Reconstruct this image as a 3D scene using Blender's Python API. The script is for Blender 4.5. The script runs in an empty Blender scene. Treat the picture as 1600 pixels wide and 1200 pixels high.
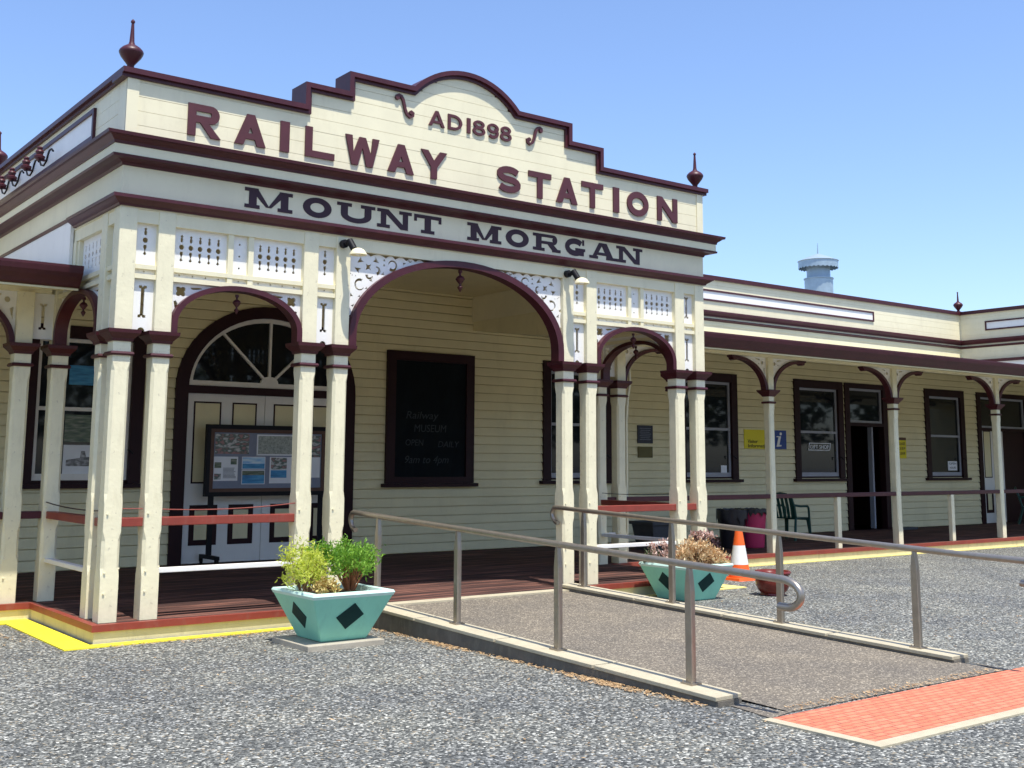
import bpy, bmesh, math, random
from mathutils import Vector, Matrix
random.seed(7)
R=math.radians; PI=math.pi
S=bpy.context.scene; COL=S.collection
# ------------------------------------------------------------ camera
cd=bpy.data.cameras.new('camera'); cam=bpy.data.objects.new('camera',cd); COL.objects.link(cam); S.camera=cam
CP=Vector((-3.39673,-10.57237,1.6)); yaw,pit,rol=0.91999,0.14323,0.00508
fw=Vector((math.cos(yaw)*math.cos(pit),math.sin(yaw)*math.cos(pit),math.sin(pit)))
r_=Vector((math.sin(yaw),-math.cos(yaw),0)); u_=r_.cross(fw)
r2=r_*math.cos(rol)+u_*math.sin(rol); u2=u_*math.cos(rol)-r_*math.sin(rol)
cam.matrix_world=Matrix(((r2.x,u2.x,-fw.x,CP.x),(r2.y,u2.y,-fw.y,CP.y),(r2.z,u2.z,-fw.z,CP.z),(0,0,0,1)))
cd.sensor_width=36; cd.lens=36*1787.883/1600; cd.shift_x=-(807.04-800)/1600; cd.shift_y=-(600-464.57)/1600
cd.clip_start=.05; cd.clip_end=2000
# ------------------------------------------------------------ sky, sun, exposure
SUN=Vector((-.10,-1,2.85)).normalized()
el=math.asin(SUN.z)
W=bpy.data.worlds.new('World'); S.world=W; W.use_nodes=True
nt=W.node_tree; bg=nt.nodes['Background']; sk=nt.nodes.new('ShaderNodeTexSky'); sk.sky_type='NISHITA'; sk.sun_disc=False
sk.sun_elevation=el; sk.sun_rotation=R(186); sk.altitude=200; sk.air_density=1.0; sk.dust_density=1.2; sk.ozone_density=1.6
tn=nt.nodes.new('ShaderNodeMixRGB'); tn.blend_type='MULTIPLY'; tn.inputs[0].default_value=1; tn.inputs[2].default_value=(.91,.985,1.14,1)
nt.links.new(sk.outputs[0],tn.inputs[1]); nt.links.new(tn.outputs[0],bg.inputs[0]); bg.inputs[1].default_value=.15
sl=bpy.data.lights.new('sun','SUN'); so=bpy.data.objects.new('sun',sl); COL.objects.link(so)
sl.energy=4.4; sl.angle=R(.5); sl.color=(1,.955,.88)
so.rotation_euler=SUN.to_track_quat('Z','Y').to_euler(); so.location=(0,-20,30)
S.view_settings.view_transform='Standard'; S.view_settings.look='None'; S.view_settings.exposure=0.55; S.view_settings.gamma=1
S.view_settings.use_curve_mapping=False
try:
    S.cycles.max_bounces=10; S.cycles.diffuse_bounces=6; S.cycles.use_denoising=True
except Exception: pass
# ------------------------------------------------------------ materials
def nodes(name):
    m=bpy.data.materials.new(name); m.use_nodes=True; n=m.node_tree; return m,n,n.nodes['Principled BSDF']
def setp(b,**k):
    for a,v in k.items():
        a=a.replace('_',' ')
        if a in b.inputs: b.inputs[a].default_value=v
def paint(name,col,rough=.5,var=.06,scale=3.0,bump=.15,dirt=None,dirtamt=.0,metal=0,spec=.4,bscale=120,fleck=None,fleckamt=0):
    m,n,b=nodes(name); N=n.nodes; L=n.links
    tc=N.new('ShaderNodeTexCoord'); ns=N.new('ShaderNodeTexNoise'); ns.inputs['Scale'].default_value=scale; ns.inputs['Detail'].default_value=8; ns.inputs['Roughness'].default_value=.65
    L.new(tc.outputs['Object'],ns.inputs['Vector'])
    cr=N.new('ShaderNodeValToRGB'); L.new(ns.outputs[0],cr.inputs[0])
    c=Vector(col[:3]); cr.color_ramp.elements[0].position=.3; cr.color_ramp.elements[1].position=.7
    cr.color_ramp.elements[0].color=(*(c*(1-var)),1); cr.color_ramp.elements[1].color=(*(c*(1+var)),1)
    out=cr.outputs[0]
    if dirt:
        n2=N.new('ShaderNodeTexNoise'); n2.inputs['Scale'].default_value=scale*2.7; n2.inputs['Detail'].default_value=10; n2.inputs['Roughness'].default_value=.75
        mp=N.new('ShaderNodeMapping'); mp.inputs['Scale'].default_value=(1,1,.25); L.new(tc.outputs['Object'],mp.inputs[0]); L.new(mp.outputs[0],n2.inputs['Vector'])
        r=N.new('ShaderNodeValToRGB'); r.color_ramp.elements[0].position=.52; r.color_ramp.elements[1].position=.78
        r.color_ramp.elements[0].color=(0,0,0,1); r.color_ramp.elements[1].color=(dirtamt,)*3+(1,)
        L.new(n2.outputs[0],r.inputs[0]); mx=N.new('ShaderNodeMixRGB'); L.new(r.outputs[0],mx.inputs[0]); L.new(out,mx.inputs[1]); mx.inputs[2].default_value=(*dirt,1); out=mx.outputs[0]
    if fleck:
        n3=N.new('ShaderNodeTexNoise'); n3.inputs['Scale'].default_value=22; n3.inputs['Detail'].default_value=6; L.new(tc.outputs['Object'],n3.inputs['Vector'])
        r=N.new('ShaderNodeValToRGB'); r.color_ramp.elements[0].position=.66; r.color_ramp.elements[1].position=.70
        r.color_ramp.elements[0].color=(0,0,0,1); r.color_ramp.elements[1].color=(fleckamt,)*3+(1,)
        L.new(n3.outputs[0],r.inputs[0]); mx=N.new('ShaderNodeMixRGB'); L.new(r.outputs[0],mx.inputs[0]); L.new(out,mx.inputs[1]); mx.inputs[2].default_value=(*fleck,1); out=mx.outputs[0]
    L.new(out,b.inputs['Base Color'])
    setp(b,Roughness=rough,Metallic=metal); b.inputs['Specular IOR Level'].default_value=spec
    nb=N.new('ShaderNodeTexNoise'); nb.inputs['Scale'].default_value=bscale; nb.inputs['Detail'].default_value=4; L.new(tc.outputs['Object'],nb.inputs['Vector'])
    bp=N.new('ShaderNodeBump'); bp.inputs['Strength'].default_value=bump; bp.inputs['Distance'].default_value=.004
    L.new(nb.outputs[0],bp.inputs['Height']); L.new(bp.outputs[0],b.inputs['Normal'])
    return m
M={}
M['cream']=paint('cream_paint',(.80,.735,.50),.45,.05,2.2,.2,(.45,.38,.22),.25)
M['wallcream']=paint('wall_cream',(.79,.71,.43),.5,.06,1.4,.15,(.42,.35,.18),.25)
M['creampost']=paint('cream_post_paint',(.80,.735,.50),.5,.07,4,.5,(.42,.36,.22),.4,bscale=28,fleck=(.50,.44,.30),fleckamt=.55)
M['white']=paint('white_paint',(.84,.82,.755),.45,.03,3,.15,(.55,.5,.42),.2)
M['maroon']=paint('maroon_paint',(.062,.011,.016),.42,.18,4,.2,(.13,.045,.04),.3)
M['red']=paint('red_edge_paint',(.25,.046,.030),.45,.15,5,.3,(.22,.14,.11),.5)
M['letter']=paint('letter_maroon',(.085,.022,.026),.5,.1,6,.2)
M['letterdark']=paint('letter_dark',(.04,.014,.022),.55,.1,6,.2)
M['shadedwhite']=paint('shaded_white',(.36,.37,.41),.5,.08,3,.15)  # white joinery greyed; shade of the deep-set sashes put into the colour
M['black']=paint('black_paint',(.010,.010,.012),.5,.2,4,.2,spec=.18)
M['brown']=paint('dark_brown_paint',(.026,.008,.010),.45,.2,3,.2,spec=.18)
M['skirt']=paint('skirt_cream',(.62,.56,.34),.6,.1,3,.3,(.22,.19,.12),.55)
M['yellow']=paint('yellow_line',(.83,.70,.04),.6,.06,5,.5,(.45,.36,.1),.5)
M['yellowfaded']=paint('yellow_line_faded',(.80,.68,.22),.6,.08,5,.5,(.5,.45,.3),.6)
M['mint']=paint('mint_paint',(.27,.64,.47),.5,.06,3.5,.35,(.16,.40,.30),.4)
M['minttop']=paint('mint_rim',(.55,.76,.66),.5,.05,5,.3)
M['teal']=paint('dark_teal_paint',(.007,.035,.032),.6,.15,8,.4,spec=.15)
M['concrete']=paint('concrete',(.40,.36,.28),.85,.12,6,.6,(.20,.17,.12),.5)
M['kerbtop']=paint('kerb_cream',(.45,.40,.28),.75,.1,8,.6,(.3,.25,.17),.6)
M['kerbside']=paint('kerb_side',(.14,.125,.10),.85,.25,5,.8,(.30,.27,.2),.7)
M['steel']=paint('steel_rail',(.37,.325,.265),.33,.10,12,.15,(.24,.18,.14),.5,metal=.75,spec=.5)
M['steelbright']=paint('steel_bright',(.60,.58,.56),.28,.1,20,.1,metal=.9)
M['galv']=paint('galvanised',(.36,.45,.50),.42,.12,6,.2,(.32,.38,.42),.4,metal=.35)
M['roof']=paint('roof_sheet',(.28,.28,.28),.5,.1,2,.2)
M['orange']=paint('cone_orange',(.85,.13,.02),.42,.07,9,.1,(.35,.10,.05),.35)
M['conewhite']=paint('cone_white',(.80,.79,.76),.4,.05,12,.1,(.4,.36,.3),.35)
M['pot']=paint('terracotta',(.16,.022,.014),.25,.15,7,.15)
M['soil']=paint('soil',(.11,.075,.05),.95,.4,30,1)
M['binred']=paint('bin_red',(.50,.025,.10),.45,.1,5,.1)
M['bindark']=paint('bin_liner',(.016,.015,.022),.32,.3,20,.8,bscale=25)
M['tub']=paint('grey_tub',(.06,.065,.07),.6,.1,6,.2)
M['greenp']=paint('green_plastic',(.012,.06,.045),.35,.1,6,.1)
M['signyellow']=paint('sign_yellow',(.78,.66,.02),.5,.03,3,.05)
M['signblue']=paint('sign_blue',(.02,.06,.26),.4,.03,3,.05)
M['brass']=paint('aged_brass',(.13,.11,.04),.5,.15,10,.2,metal=.4)
M['plaque']=paint('plaque_slate',(.02,.022,.035),.35,.2,10,.2)
M['chalkboard']=paint('chalkboard',(.005,.008,.010),.7,.3,3,.1,(.012,.018,.022),.6,spec=.1)
M['chalk']=paint('chalk',(.045,.054,.058),.95,.3,60,.3)
M['paper']=paint('paper',(.82,.84,.86),.7,.04,5,.05)
M['ink']=paint('ink',(.02,.02,.03),.7,.1,5,.05)
M['felt']=paint('grey_felt',(.24,.27,.34),.9,.06,20,.3)
M['woodframe']=paint('board_wood',(.10,.045,.025),.45,.2,6,.2)
M['fgreen']=paint('sign_green_text',(.10,.14,.02),.6,.1,5,.1)
def glassmat():
    m,n,b=nodes('dark_glass'); setp(b,Roughness=.03); b.inputs['Base Color'].default_value=(.012,.015,.018,1); b.inputs['Specular IOR Level'].default_value=.3
    return m
M['glass']=glassmat()
def leafmat(name,c1,c2,tr=.25):
    m,n,b=nodes(name); N=n.nodes; L=n.links
    g=N.new('ShaderNodeNewGeometry'); r=N.new('ShaderNodeValToRGB'); L.new(g.outputs['Random Per Island'],r.inputs[0])
    r.color_ramp.elements[0].color=(*c1,1); r.color_ramp.elements[1].color=(*c2,1); L.new(r.outputs[0],b.inputs['Base Color']); setp(b,Roughness=.6)
    t=N.new('ShaderNodeBsdfTranslucent'); L.new(r.outputs[0],t.inputs[0]); mx=N.new('ShaderNodeMixShader'); mx.inputs[0].default_value=tr
    L.new(b.outputs[0],mx.inputs[1]); L.new(t.outputs[0],mx.inputs[2]); L.new(mx.outputs[0],n.nodes['Material Output'].inputs[0]); return m
M['leafgreen']=leafmat('leaf_green',(.09,.24,.02),(.34,.58,.07),.4)
M['leafyellow']=leafmat('leaf_yellow',(.46,.54,.04),(.84,.88,.20),.45)
M['leafgold']=leafmat('leaf_gold',(.42,.26,.06),(.70,.58,.22),.2)
M['leafdry']=leafmat('leaf_dry',(.55,.32,.14),(.90,.74,.46),.2)
M['leafpink']=leafmat('leaf_pink',(.45,.24,.18),(.85,.66,.56),.2)
M['leafdark']=leafmat('leaf_dark',(.03,.02,.03),(.20,.10,.10),.2)
M['leafdull']=leafmat('leaf_dull_green',(.03,.06,.02),(.16,.18,.08),.25)
M['stem']=paint('stem',(.22,.12,.06),.8,.3,40,.4)
M['stemred']=paint('stem_red',(.34,.14,.06),.8,.3,40,.4)
M['treeleaf']=leafmat('tree_leaf',(.012,.03,.008),(.05,.09,.02),.2)
M['bark']=paint('bark',(.10,.075,.055),.9,.3,6,1)
M['litter']=leafmat('leaf_litter',(.22,.12,.05),(.60,.42,.22),.1)
def deckmat():
    m,n,b=nodes('deck_boards'); N=n.nodes; L=n.links
    tc=N.new('ShaderNodeTexCoord'); mp=N.new('ShaderNodeMapping'); mp.inputs['Scale'].default_value=(.5,10.87,1); L.new(tc.outputs['Object'],mp.inputs[0])
    ns=N.new('ShaderNodeTexNoise'); ns.inputs['Scale'].default_value=2; ns.inputs['Detail'].default_value=9; L.new(mp.outputs[0],ns.inputs['Vector'])
    r=N.new('ShaderNodeValToRGB'); r.color_ramp.elements[0].position=.3; r.color_ramp.elements[1].position=.72
    x_=r.color_ramp.elements.new(.52); x_.color=(.075,.038,.032,1); r.color_ramp.elements[0].color=(.030,.018,.017,1); r.color_ramp.elements[-1].color=(.30,.135,.095,1); L.new(ns.outputs[0],r.inputs[0]); L.new(r.outputs[0],b.inputs['Base Color']); setp(b,Roughness=.8); b.inputs['Specular IOR Level'].default_value=.2; return m
M['deck']=deckmat()
def gravelmat():
    m,n,b=nodes('gravel'); N=n.nodes; L=n.links
    tc=N.new('ShaderNodeTexCoord')
    def vor(s,feat='F1'):
        v=N.new('ShaderNodeTexVoronoi'); v.inputs['Scale'].default_value=s; v.feature=feat; L.new(tc.outputs['Object'],v.inputs['Vector']); return v
    v=vor(64); ca=N.new('ShaderNodeSeparateColor'); L.new(v.outputs['Color'],ca.inputs[0])
    r=N.new('ShaderNodeValToRGB'); e=r.color_ramp.elements; e[0].position=0; e[0].color=(.024,.026,.025,1); e[1].position=1; e[1].color=(.60,.60,.565,1)
    x=e.new(.45); x.color=(.092,.097,.095,1); x=e.new(.82); x.color=(.215,.22,.208,1); L.new(ca.outputs[0],r.inputs[0])
    big=N.new('ShaderNodeTexNoise'); big.inputs['Scale'].default_value=.9; big.inputs['Detail'].default_value=5; L.new(tc.outputs['Object'],big.inputs['Vector'])
    r2=N.new('ShaderNodeValToRGB'); r2.color_ramp.elements[0].position=.3; r2.color_ramp.elements[1].position=.72
    r2.color_ramp.elements[0].color=(.76,.77,.78,1); r2.color_ramp.elements[1].color=(1.26,1.23,1.10,1); L.new(big.outputs[0],r2.inputs[0])
    mu=N.new('ShaderNodeMixRGB'); mu.blend_type='MULTIPLY'; mu.inputs[0].default_value=1; L.new(r.outputs[0],mu.inputs[1]); L.new(r2.outputs[0],mu.inputs[2])
    # a few tan stones
    r3=N.new('ShaderNodeValToRGB'); r3.color_ramp.elements[0].position=.955; r3.color_ramp.elements[1].position=.96; L.new(ca.outputs[1],r3.inputs[0])
    mt=N.new('ShaderNodeMixRGB'); L.new(r3.outputs[0],mt.inputs[0]); L.new(mu.outputs[0],mt.inputs[1]); mt.inputs[2].default_value=(.30,.25,.17,1)
    L.new(mt.outputs[0],b.inputs['Base Color']); setp(b,Roughness=.8)
    bp=N.new('ShaderNodeBump'); bp.inputs['Strength'].default_value=1; bp.inputs['Distance'].default_value=.012; bp.invert=True
    L.new(v.outputs['Distance'],bp.inputs['Height'])
    bp2=N.new('ShaderNodeBump'); bp2.inputs['Strength'].default_value=.8; bp2.inputs['Distance'].default_value=.02; v3=vor(19); L.new(v3.outputs['Distance'],bp2.inputs['Height']); L.new(bp.outputs[0],bp2.inputs['Normal'])
    L.new(bp2.outputs[0],b.inputs['Normal']); return m
M['gravel']=gravelmat()
def asphaltmat():
    m,n,b=nodes('ramp_asphalt'); N=n.nodes; L=n.links
    tc=N.new('ShaderNodeTexCoord'); v=N.new('ShaderNodeTexVoronoi'); v.inputs['Scale'].default_value=88; L.new(tc.outputs['Object'],v.inputs['Vector'])
    ca=N.new('ShaderNodeSeparateColor'); L.new(v.outputs['Color'],ca.inputs[0])
    r=N.new('ShaderNodeValToRGB'); e=r.color_ramp.elements; e[0].color=(.095,.083,.066,1); e[1].color=(.40,.35,.27,1); x=e.new(.8); x.color=(.18,.155,.12,1); L.new(ca.outputs[0],r.inputs[0])
    big=N.new('ShaderNodeTexNoise'); big.inputs['Scale'].default_value=1.3; big.inputs['Detail'].default_value=7; L.new(tc.outputs['Object'],big.inputs['Vector'])
    r2=N.new('ShaderNodeValToRGB'); r2.color_ramp.elements[0].position=.3; r2.color_ramp.elements[1].position=.75; r2.color_ramp.elements[0].color=(.85,.85,.86,1); r2.color_ramp.elements[1].color=(1.2,1.17,1.1,1); L.new(big.outputs[0],r2.inputs[0])
    mu=N.new('ShaderNodeMixRGB'); mu.blend_type='MULTIPLY'; mu.inputs[0].default_value=1; L.new(r.outputs[0],mu.inputs[1]); L.new(r2.outputs[0],mu.inputs[2])
    L.new(mu.outputs[0],b.inputs['Base Color']); setp(b,Roughness=.85)
    bp=N.new('ShaderNodeBump'); bp.inputs['Strength'].default_value=.7; bp.inputs['Distance'].default_value=.006; bp.invert=True; L.new(v.outputs['Distance'],bp.inputs['Height']); L.new(bp.outputs[0],b.inputs['Normal']); return m
M['asphalt']=asphaltmat()
def brickmat():
    m,n,b=nodes('red_paving'); N=n.nodes; L=n.links
    tc=N.new('ShaderNodeTexCoord'); mp=N.new('ShaderNodeMapping'); mp.inputs['Rotation'].default_value=(0,0,0); L.new(tc.outputs['Object'],mp.inputs[0])
    k=N.new('ShaderNodeTexBrick'); k.inputs['Scale'].default_value=1; k.inputs['Brick Width'].default_value=.115; k.inputs['Row Height'].default_value=.058; k.inputs['Mortar Size'].default_value=.006
    k.inputs['Color1'].default_value=(.60,.17,.085,1); k.inputs['Color2'].default_value=(.72,.22,.12,1); k.inputs['Mortar'].default_value=(.33,.10,.06,1); L.new(mp.outputs[0],k.inputs['Vector'])
    ns=N.new('ShaderNodeTexNoise'); ns.inputs['Scale'].default_value=14; ns.inputs['Detail'].default_value=8; L.new(tc.outputs['Object'],ns.inputs['Vector'])
    r=N.new('ShaderNodeValToRGB'); r.color_ramp.elements[0].position=.3; r.color_ramp.elements[1].position=.7; r.color_ramp.elements[0].color=(.84,.84,.84,1); r.color_ramp.elements[1].color=(1.1,1.1,1.1,1); L.new(ns.outputs[0],r.inputs[0])
    mu=N.new('ShaderNodeMixRGB'); mu.blend_type='MULTIPLY'; mu.inputs[0].default_value=1; L.new(k.outputs[0],mu.inputs[1]); L.new(r.outputs[0],mu.inputs[2]); L.new(mu.outputs[0],b.inputs['Base Color']); setp(b,Roughness=.8)
    bp=N.new('ShaderNodeBump'); bp.inputs['Strength'].default_value=.6; bp.inputs['Distance'].default_value=.004; bp.invert=True; L.new(k.outputs['Fac'],bp.inputs['Height']); L.new(bp.outputs[0],b.inputs['Normal']); return m
M['brick']=brickmat()
def photomat(name,cols,scale,stretch=(1,1,1),seed=0):
    m,n,b=nodes(name); N=n.nodes; L=n.links; tc=N.new('ShaderNodeTexCoord'); mp=N.new('ShaderNodeMapping'); mp.inputs['Scale'].default_value=stretch; mp.inputs['Location'].default_value=(seed,seed*2,seed*3); L.new(tc.outputs['Object'],mp.inputs[0])
    ns=N.new('ShaderNodeTexNoise'); ns.inputs['Scale'].default_value=scale; ns.inputs['Detail'].default_value=5; L.new(mp.outputs[0],ns.inputs['Vector'])
    r=N.new('ShaderNodeValToRGB'); e=r.color_ramp.elements; e[0].position=.25; e[1].position=.75; e[0].color=(*cols[0],1); e[1].color=(*cols[-1],1)
    for i,c in enumerate(cols[1:-1]): x=e.new(.25+.5*(i+1)/(len(cols)-1)); x.color=(*c,1)
    L.new(ns.outputs[0],r.inputs[0]); L.new(r.outputs[0],b.inputs['Base Color']); setp(b,Roughness=.35); return m
M['crowd']=photomat('photo_crowd',[(.02,.02,.03),(.62,.60,.58),(.05,.12,.09),(.42,.20,.20),(.08,.08,.10)],9,(1,1,2.2))
M['map']=photomat('photo_map',[(.16,.19,.16),(.50,.53,.47)],40)
M['sea']=photomat('photo_sea',[(.01,.10,.28),(.03,.26,.52),(.10,.40,.62)],5,(1,1,7))
M['skyp']=photomat('photo_skyblue',[(.08,.36,.72),(.45,.68,.85),(.8,.88,.92)],6,(1,1,5),2)
M['hill']=photomat('photo_hills',[(.03,.06,.05),(.12,.16,.09),(.3,.3,.25)],8,(1,1,5),5)
M['train']=photomat('photo_train',[(.02,.02,.02),(.2,.2,.2),(.65,.65,.65)],12,(1,1,2),8)
# ------------------------------------------------------------ mesh helpers
LOC={}
def tag(o,label=None,cat=None,group=None,kind=None):
    if label:o['label']=label
    if cat:o['category']=cat
    if group:o['group']=group
    if kind:o['kind']=kind
    return o
def thing(name,loc,label,cat,group=None,rz=0):
    o=bpy.data.objects.new(name,None); COL.objects.link(o); o.location=loc; o.rotation_euler=(0,0,rz); o.empty_display_size=.2
    LOC[o.name]=Vector(loc); return tag(o,label,cat,group)
ID=lambda p:Vector(p)
class MB:
    def __init__(s,T=None): s.v=[];s.f=[];s.T=T or ID
    def add(s,vs,fs):
        o=len(s.v); s.v+=[s.T(Vector(p)) for p in vs]; s.f+=[tuple(o+i for i in f) for f in fs]; return s
    def box(s,x0,x1,y0,y1,z0,z1):
        return s.add([(x0,y0,z0),(x1,y0,z0),(x1,y1,z0),(x0,y1,z0),(x0,y0,z1),(x1,y0,z1),(x1,y1,z1),(x0,y1,z1)],[(0,3,2,1),(4,5,6,7),(0,1,5,4),(1,2,6,5),(2,3,7,6),(3,0,4,7)])
    def frus(s,cx,cy,a,z0,b,z1,n=4,ch=None):
        # square/octagon frustum half sizes a (bottom) b (top)
        def ring(h,z):
            if ch: c=ch; P=[(-h+c,-h),(h-c,-h),(h,-h+c),(h,h-c),(h-c,h),(-h+c,h),(-h,h-c),(-h,-h+c)]
            else: P=[(-h,-h),(h,-h),(h,h),(-h,h)]
            return [(cx+x,cy+y,z) for x,y in P]
        A=ring(a,z0);B=ring(b,z1);k=len(A)
        return s.add(A+B,[tuple(range(k))[::-1],tuple(range(k,2*k))]+[(i,(i+1)%k,k+(i+1)%k,k+i) for i in range(k)])
    def prism(s,poly,n0,n1):  # poly in (u,z); extruded along n (second coord)
        k=len(poly); 
        return s.add([(u,n0,z) for u,z in poly]+[(u,n1,z) for u,z in poly],[tuple(range(k)),tuple(range(k,2*k))[::-1]]+[(i,(i+1)%k,k+(i+1)%k,k+i) for i in range(k)])
    def sweep(s,prof,path,closed=False):
        # prof list of (out,z); path list of (x,y); out = to the right of the direction of travel; mitred
        n=len(path); rows=[]
        for i,p in enumerate(path):
            p=Vector(p)
            if closed or 0<i<n-1:
                a=(p-Vector(path[i-1])).normalized(); b=(Vector(path[(i+1)%n])-p).normalized()
            elif i==0: a=b=(Vector(path[1])-p).normalized()
            else: a=b=(p-Vector(path[i-1])).normalized()
            na=Vector((a.y,-a.x)); nb=Vector((b.y,-b.x)); m=(na+nb); m=m/ max(.2,m.length_squared)*2
            rows.append([(p.x+m.x*o,p.y+m.y*o,z) for o,z in prof])
        k=len(prof); vs=[q for r in rows for q in r]; fs=[]
        for i in range(n if closed else n-1):
            j=(i+1)%n
            for t in range(k): fs.append((i*k+t,i*k+(t+1)%k,j*k+(t+1)%k,j*k+t))
        if not closed: fs+= [tuple(range(k)),tuple(range((n-1)*k,n*k))[::-1]]
        return s.add(vs,fs)
    def lathe(s,prof,c=(0,0,0),n=20,sq=False):
        vs=[];k=len(prof)
        for r,z in prof:
            for i in range(n): a=2*PI*(i+.5)/n; vs.append((c[0]+r*math.cos(a),c[1]+r*math.sin(a),c[2]+z))
        fs=[tuple(range(n))[::-1],tuple(range((k-1)*n,k*n))]
        for j in range(k-1):
            for i in range(n): fs.append((j*n+i,j*n+(i+1)%n,(j+1)*n+(i+1)%n,(j+1)*n+i))
        return s.add(vs,fs)
    def tube(s,pts,r,n=10,r1=None):
        pts=[Vector(p) for p in pts]; k=len(pts); vs=[]; up=None
        for i,p in enumerate(pts):
            t=(pts[min(i+1,k-1)]-pts[max(i-1,0)]).normalized()
            if up is None: up=Vector((0,0,1)) if abs(t.z)<.9 else Vector((1,0,0))
            a=t.cross(up).normalized(); up=a.cross(t).normalized()
            rr=r+((r1-r)*i/(k-1) if r1 is not None else 0)
            for j in range(n): w=2*PI*j/n; vs.append(p+a*math.cos(w)*rr+up*math.sin(w)*rr)
        fs=[tuple(range(n))[::-1],tuple(range((k-1)*n,k*n))]+[(i*n+j,i*n+(j+1)%n,(i+1)*n+(j+1)%n,(i+1)*n+j) for i in range(k-1) for j in range(n)]
        return s.add(vs,fs)
    def plate(s,loops,n0,n1):
        # 2D filled shape with holes (even-odd), loops in (u,z)
        cu=bpy.data.curves.new('t','CURVE'); cu.dimensions='2D'; cu.fill_mode='BOTH'; cu.extrude=abs(n1-n0)/2
        for lp in loops:
            sp=cu.splines.new('POLY'); sp.points.add(len(lp)-1); sp.use_cyclic_u=True
            for i,(a,b) in enumerate(lp): sp.points[i].co=(a,b,0,1)
        ob=bpy.data.objects.new('t',cu); me=bpy.data.meshes.new_from_object(ob); c=(n0+n1)/2
        s.add([(v.co.x,c-v.co.z,v.co.y) for v in me.vertices],[tuple(p.vertices) for p in me.polygons])
        bpy.data.objects.remove(ob); bpy.data.curves.remove(cu); bpy.data.meshes.remove(me); return s
    def text(s,txt,u,z,size,n,thick=.002,align='LEFT',width=None,shear=0,off=0):
        cu=bpy.data.curves.new('t','FONT'); cu.body=txt; cu.size=size; cu.extrude=thick/2; cu.align_x=align; cu.shear=shear; cu.offset=off; cu.resolution_u=3
        ob=bpy.data.objects.new('t',cu); me=bpy.data.meshes.new_from_object(ob)
        xs=[v.co.x for v in me.vertices]; k=1
        if width and xs: k=width/(max(xs)-min(xs))
        s.add([(u+v.co.x*k,n-v.co.z,z+v.co.y) for v in me.vertices],[tuple(p.vertices) for p in me.polygons])
        bpy.data.objects.remove(ob); bpy.data.curves.remove(cu); bpy.data.meshes.remove(me); return s
    def build(s,name,mat,parent=None,label=None,smooth=False,loc=None,recalc=True,bevel=0):
        me=bpy.data.meshes.new(name); base=Vector(loc) if loc is not None else Vector((0,0,0))
        off=base
        if parent is not None:
            q=parent; off=Vector((0,0,0))
            while q: off=off+Vector(q.location); q=q.parent
            off=off+base
        me.from_pydata([tuple(p-off) for p in s.v],[],s.f); me.materials.append(M[mat] if isinstance(mat,str) else mat)
        if recalc:
            bm=bmesh.new(); bm.from_mesh(me); bmesh.ops.recalc_face_normals(bm,faces=bm.faces); bm.to_mesh(me); bm.free()
        if smooth:
            for p in me.polygons: p.use_smooth=True
            try: me.set_sharp_from_angle(angle=R(38))
            except Exception: pass
        o=bpy.data.objects.new(name,me); COL.objects.link(o); o.location=base
        if parent is not None: o.parent=parent
        if label:o['label']=label
        if bevel:
            bv=o.modifiers.new('b','BEVEL'); bv.width=bevel; bv.segments=2; bv.limit_method='ANGLE'
        return o
def circ(cx,cz,r,n=14,rz=None,a0=0):
    rz=rz or r; return [(cx+r*math.cos(a0+2*PI*i/n),cz+rz*math.sin(a0+2*PI*i/n)) for i in range(n)]
def strokep(path,t,t1=None):
    path=[Vector(p) for p in path]; n=len(path); A=[];B=[]
    for i,p in enumerate(path):
        d=(path[min(i+1,n-1)]-path[max(i-1,0)]).normalized(); q=Vector((-d.y,d.x)); w=(t+((t1-t)*i/(n-1) if t1 is not None else 0))/2
        A.append(tuple(p+q*w)); B.append(tuple(p-q*w))
    return A+B[::-1]
def arc(cx,cz,a,b,d0,d1,n=16): return [(cx+a*math.cos(R(d0+(d1-d0)*i/n)),cz+b*math.sin(R(d0+(d1-d0)*i/n))) for i in range(n+1)]
def place(src,loc,parent=None,rz=None,label=None,name=None):
    def cp(o,par):
        c=o.copy(); COL.objects.link(c); c.parent=par
        for ch in list(o.children): cp(ch,c)
        return c
    c=cp(src,parent if parent is not None else src.parent); c.location=loc
    if rz is not None: c.rotation_euler=(0,0,rz)
    if label: c['label']=label
    return c
# ------------------------------------------------------------ ground
MB().add([(-300,-300,0),(300,-300,0),(300,300,0),(-300,300,0)],[(0,1,2,3)]).build('gravel_ground','gravel').update_tag()
tag(bpy.data.objects['gravel_ground'],'grey gravel forecourt',kind='structure')
FL=.165; PW=7.81; PS=.165
# red paving with cream border
t=tag(MB().add([(2.46,-6.33,.008),(5.6,-6.33,.008),(5.6,-5.52,.008),(2.46,-5.56,.008)],[(0,1,2,3)]).build('paving','brick'),'red brick-pattern paving at the foot of the ramp',kind='structure')
tag(MB().box(2.37,2.455,-6.43,-5.56,-.05,.012).box(2.455,5.6,-6.43,-6.335,-.05,.012).build('paving_border','kerbtop'),'cream concrete border of the red paving',kind='structure')
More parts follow.
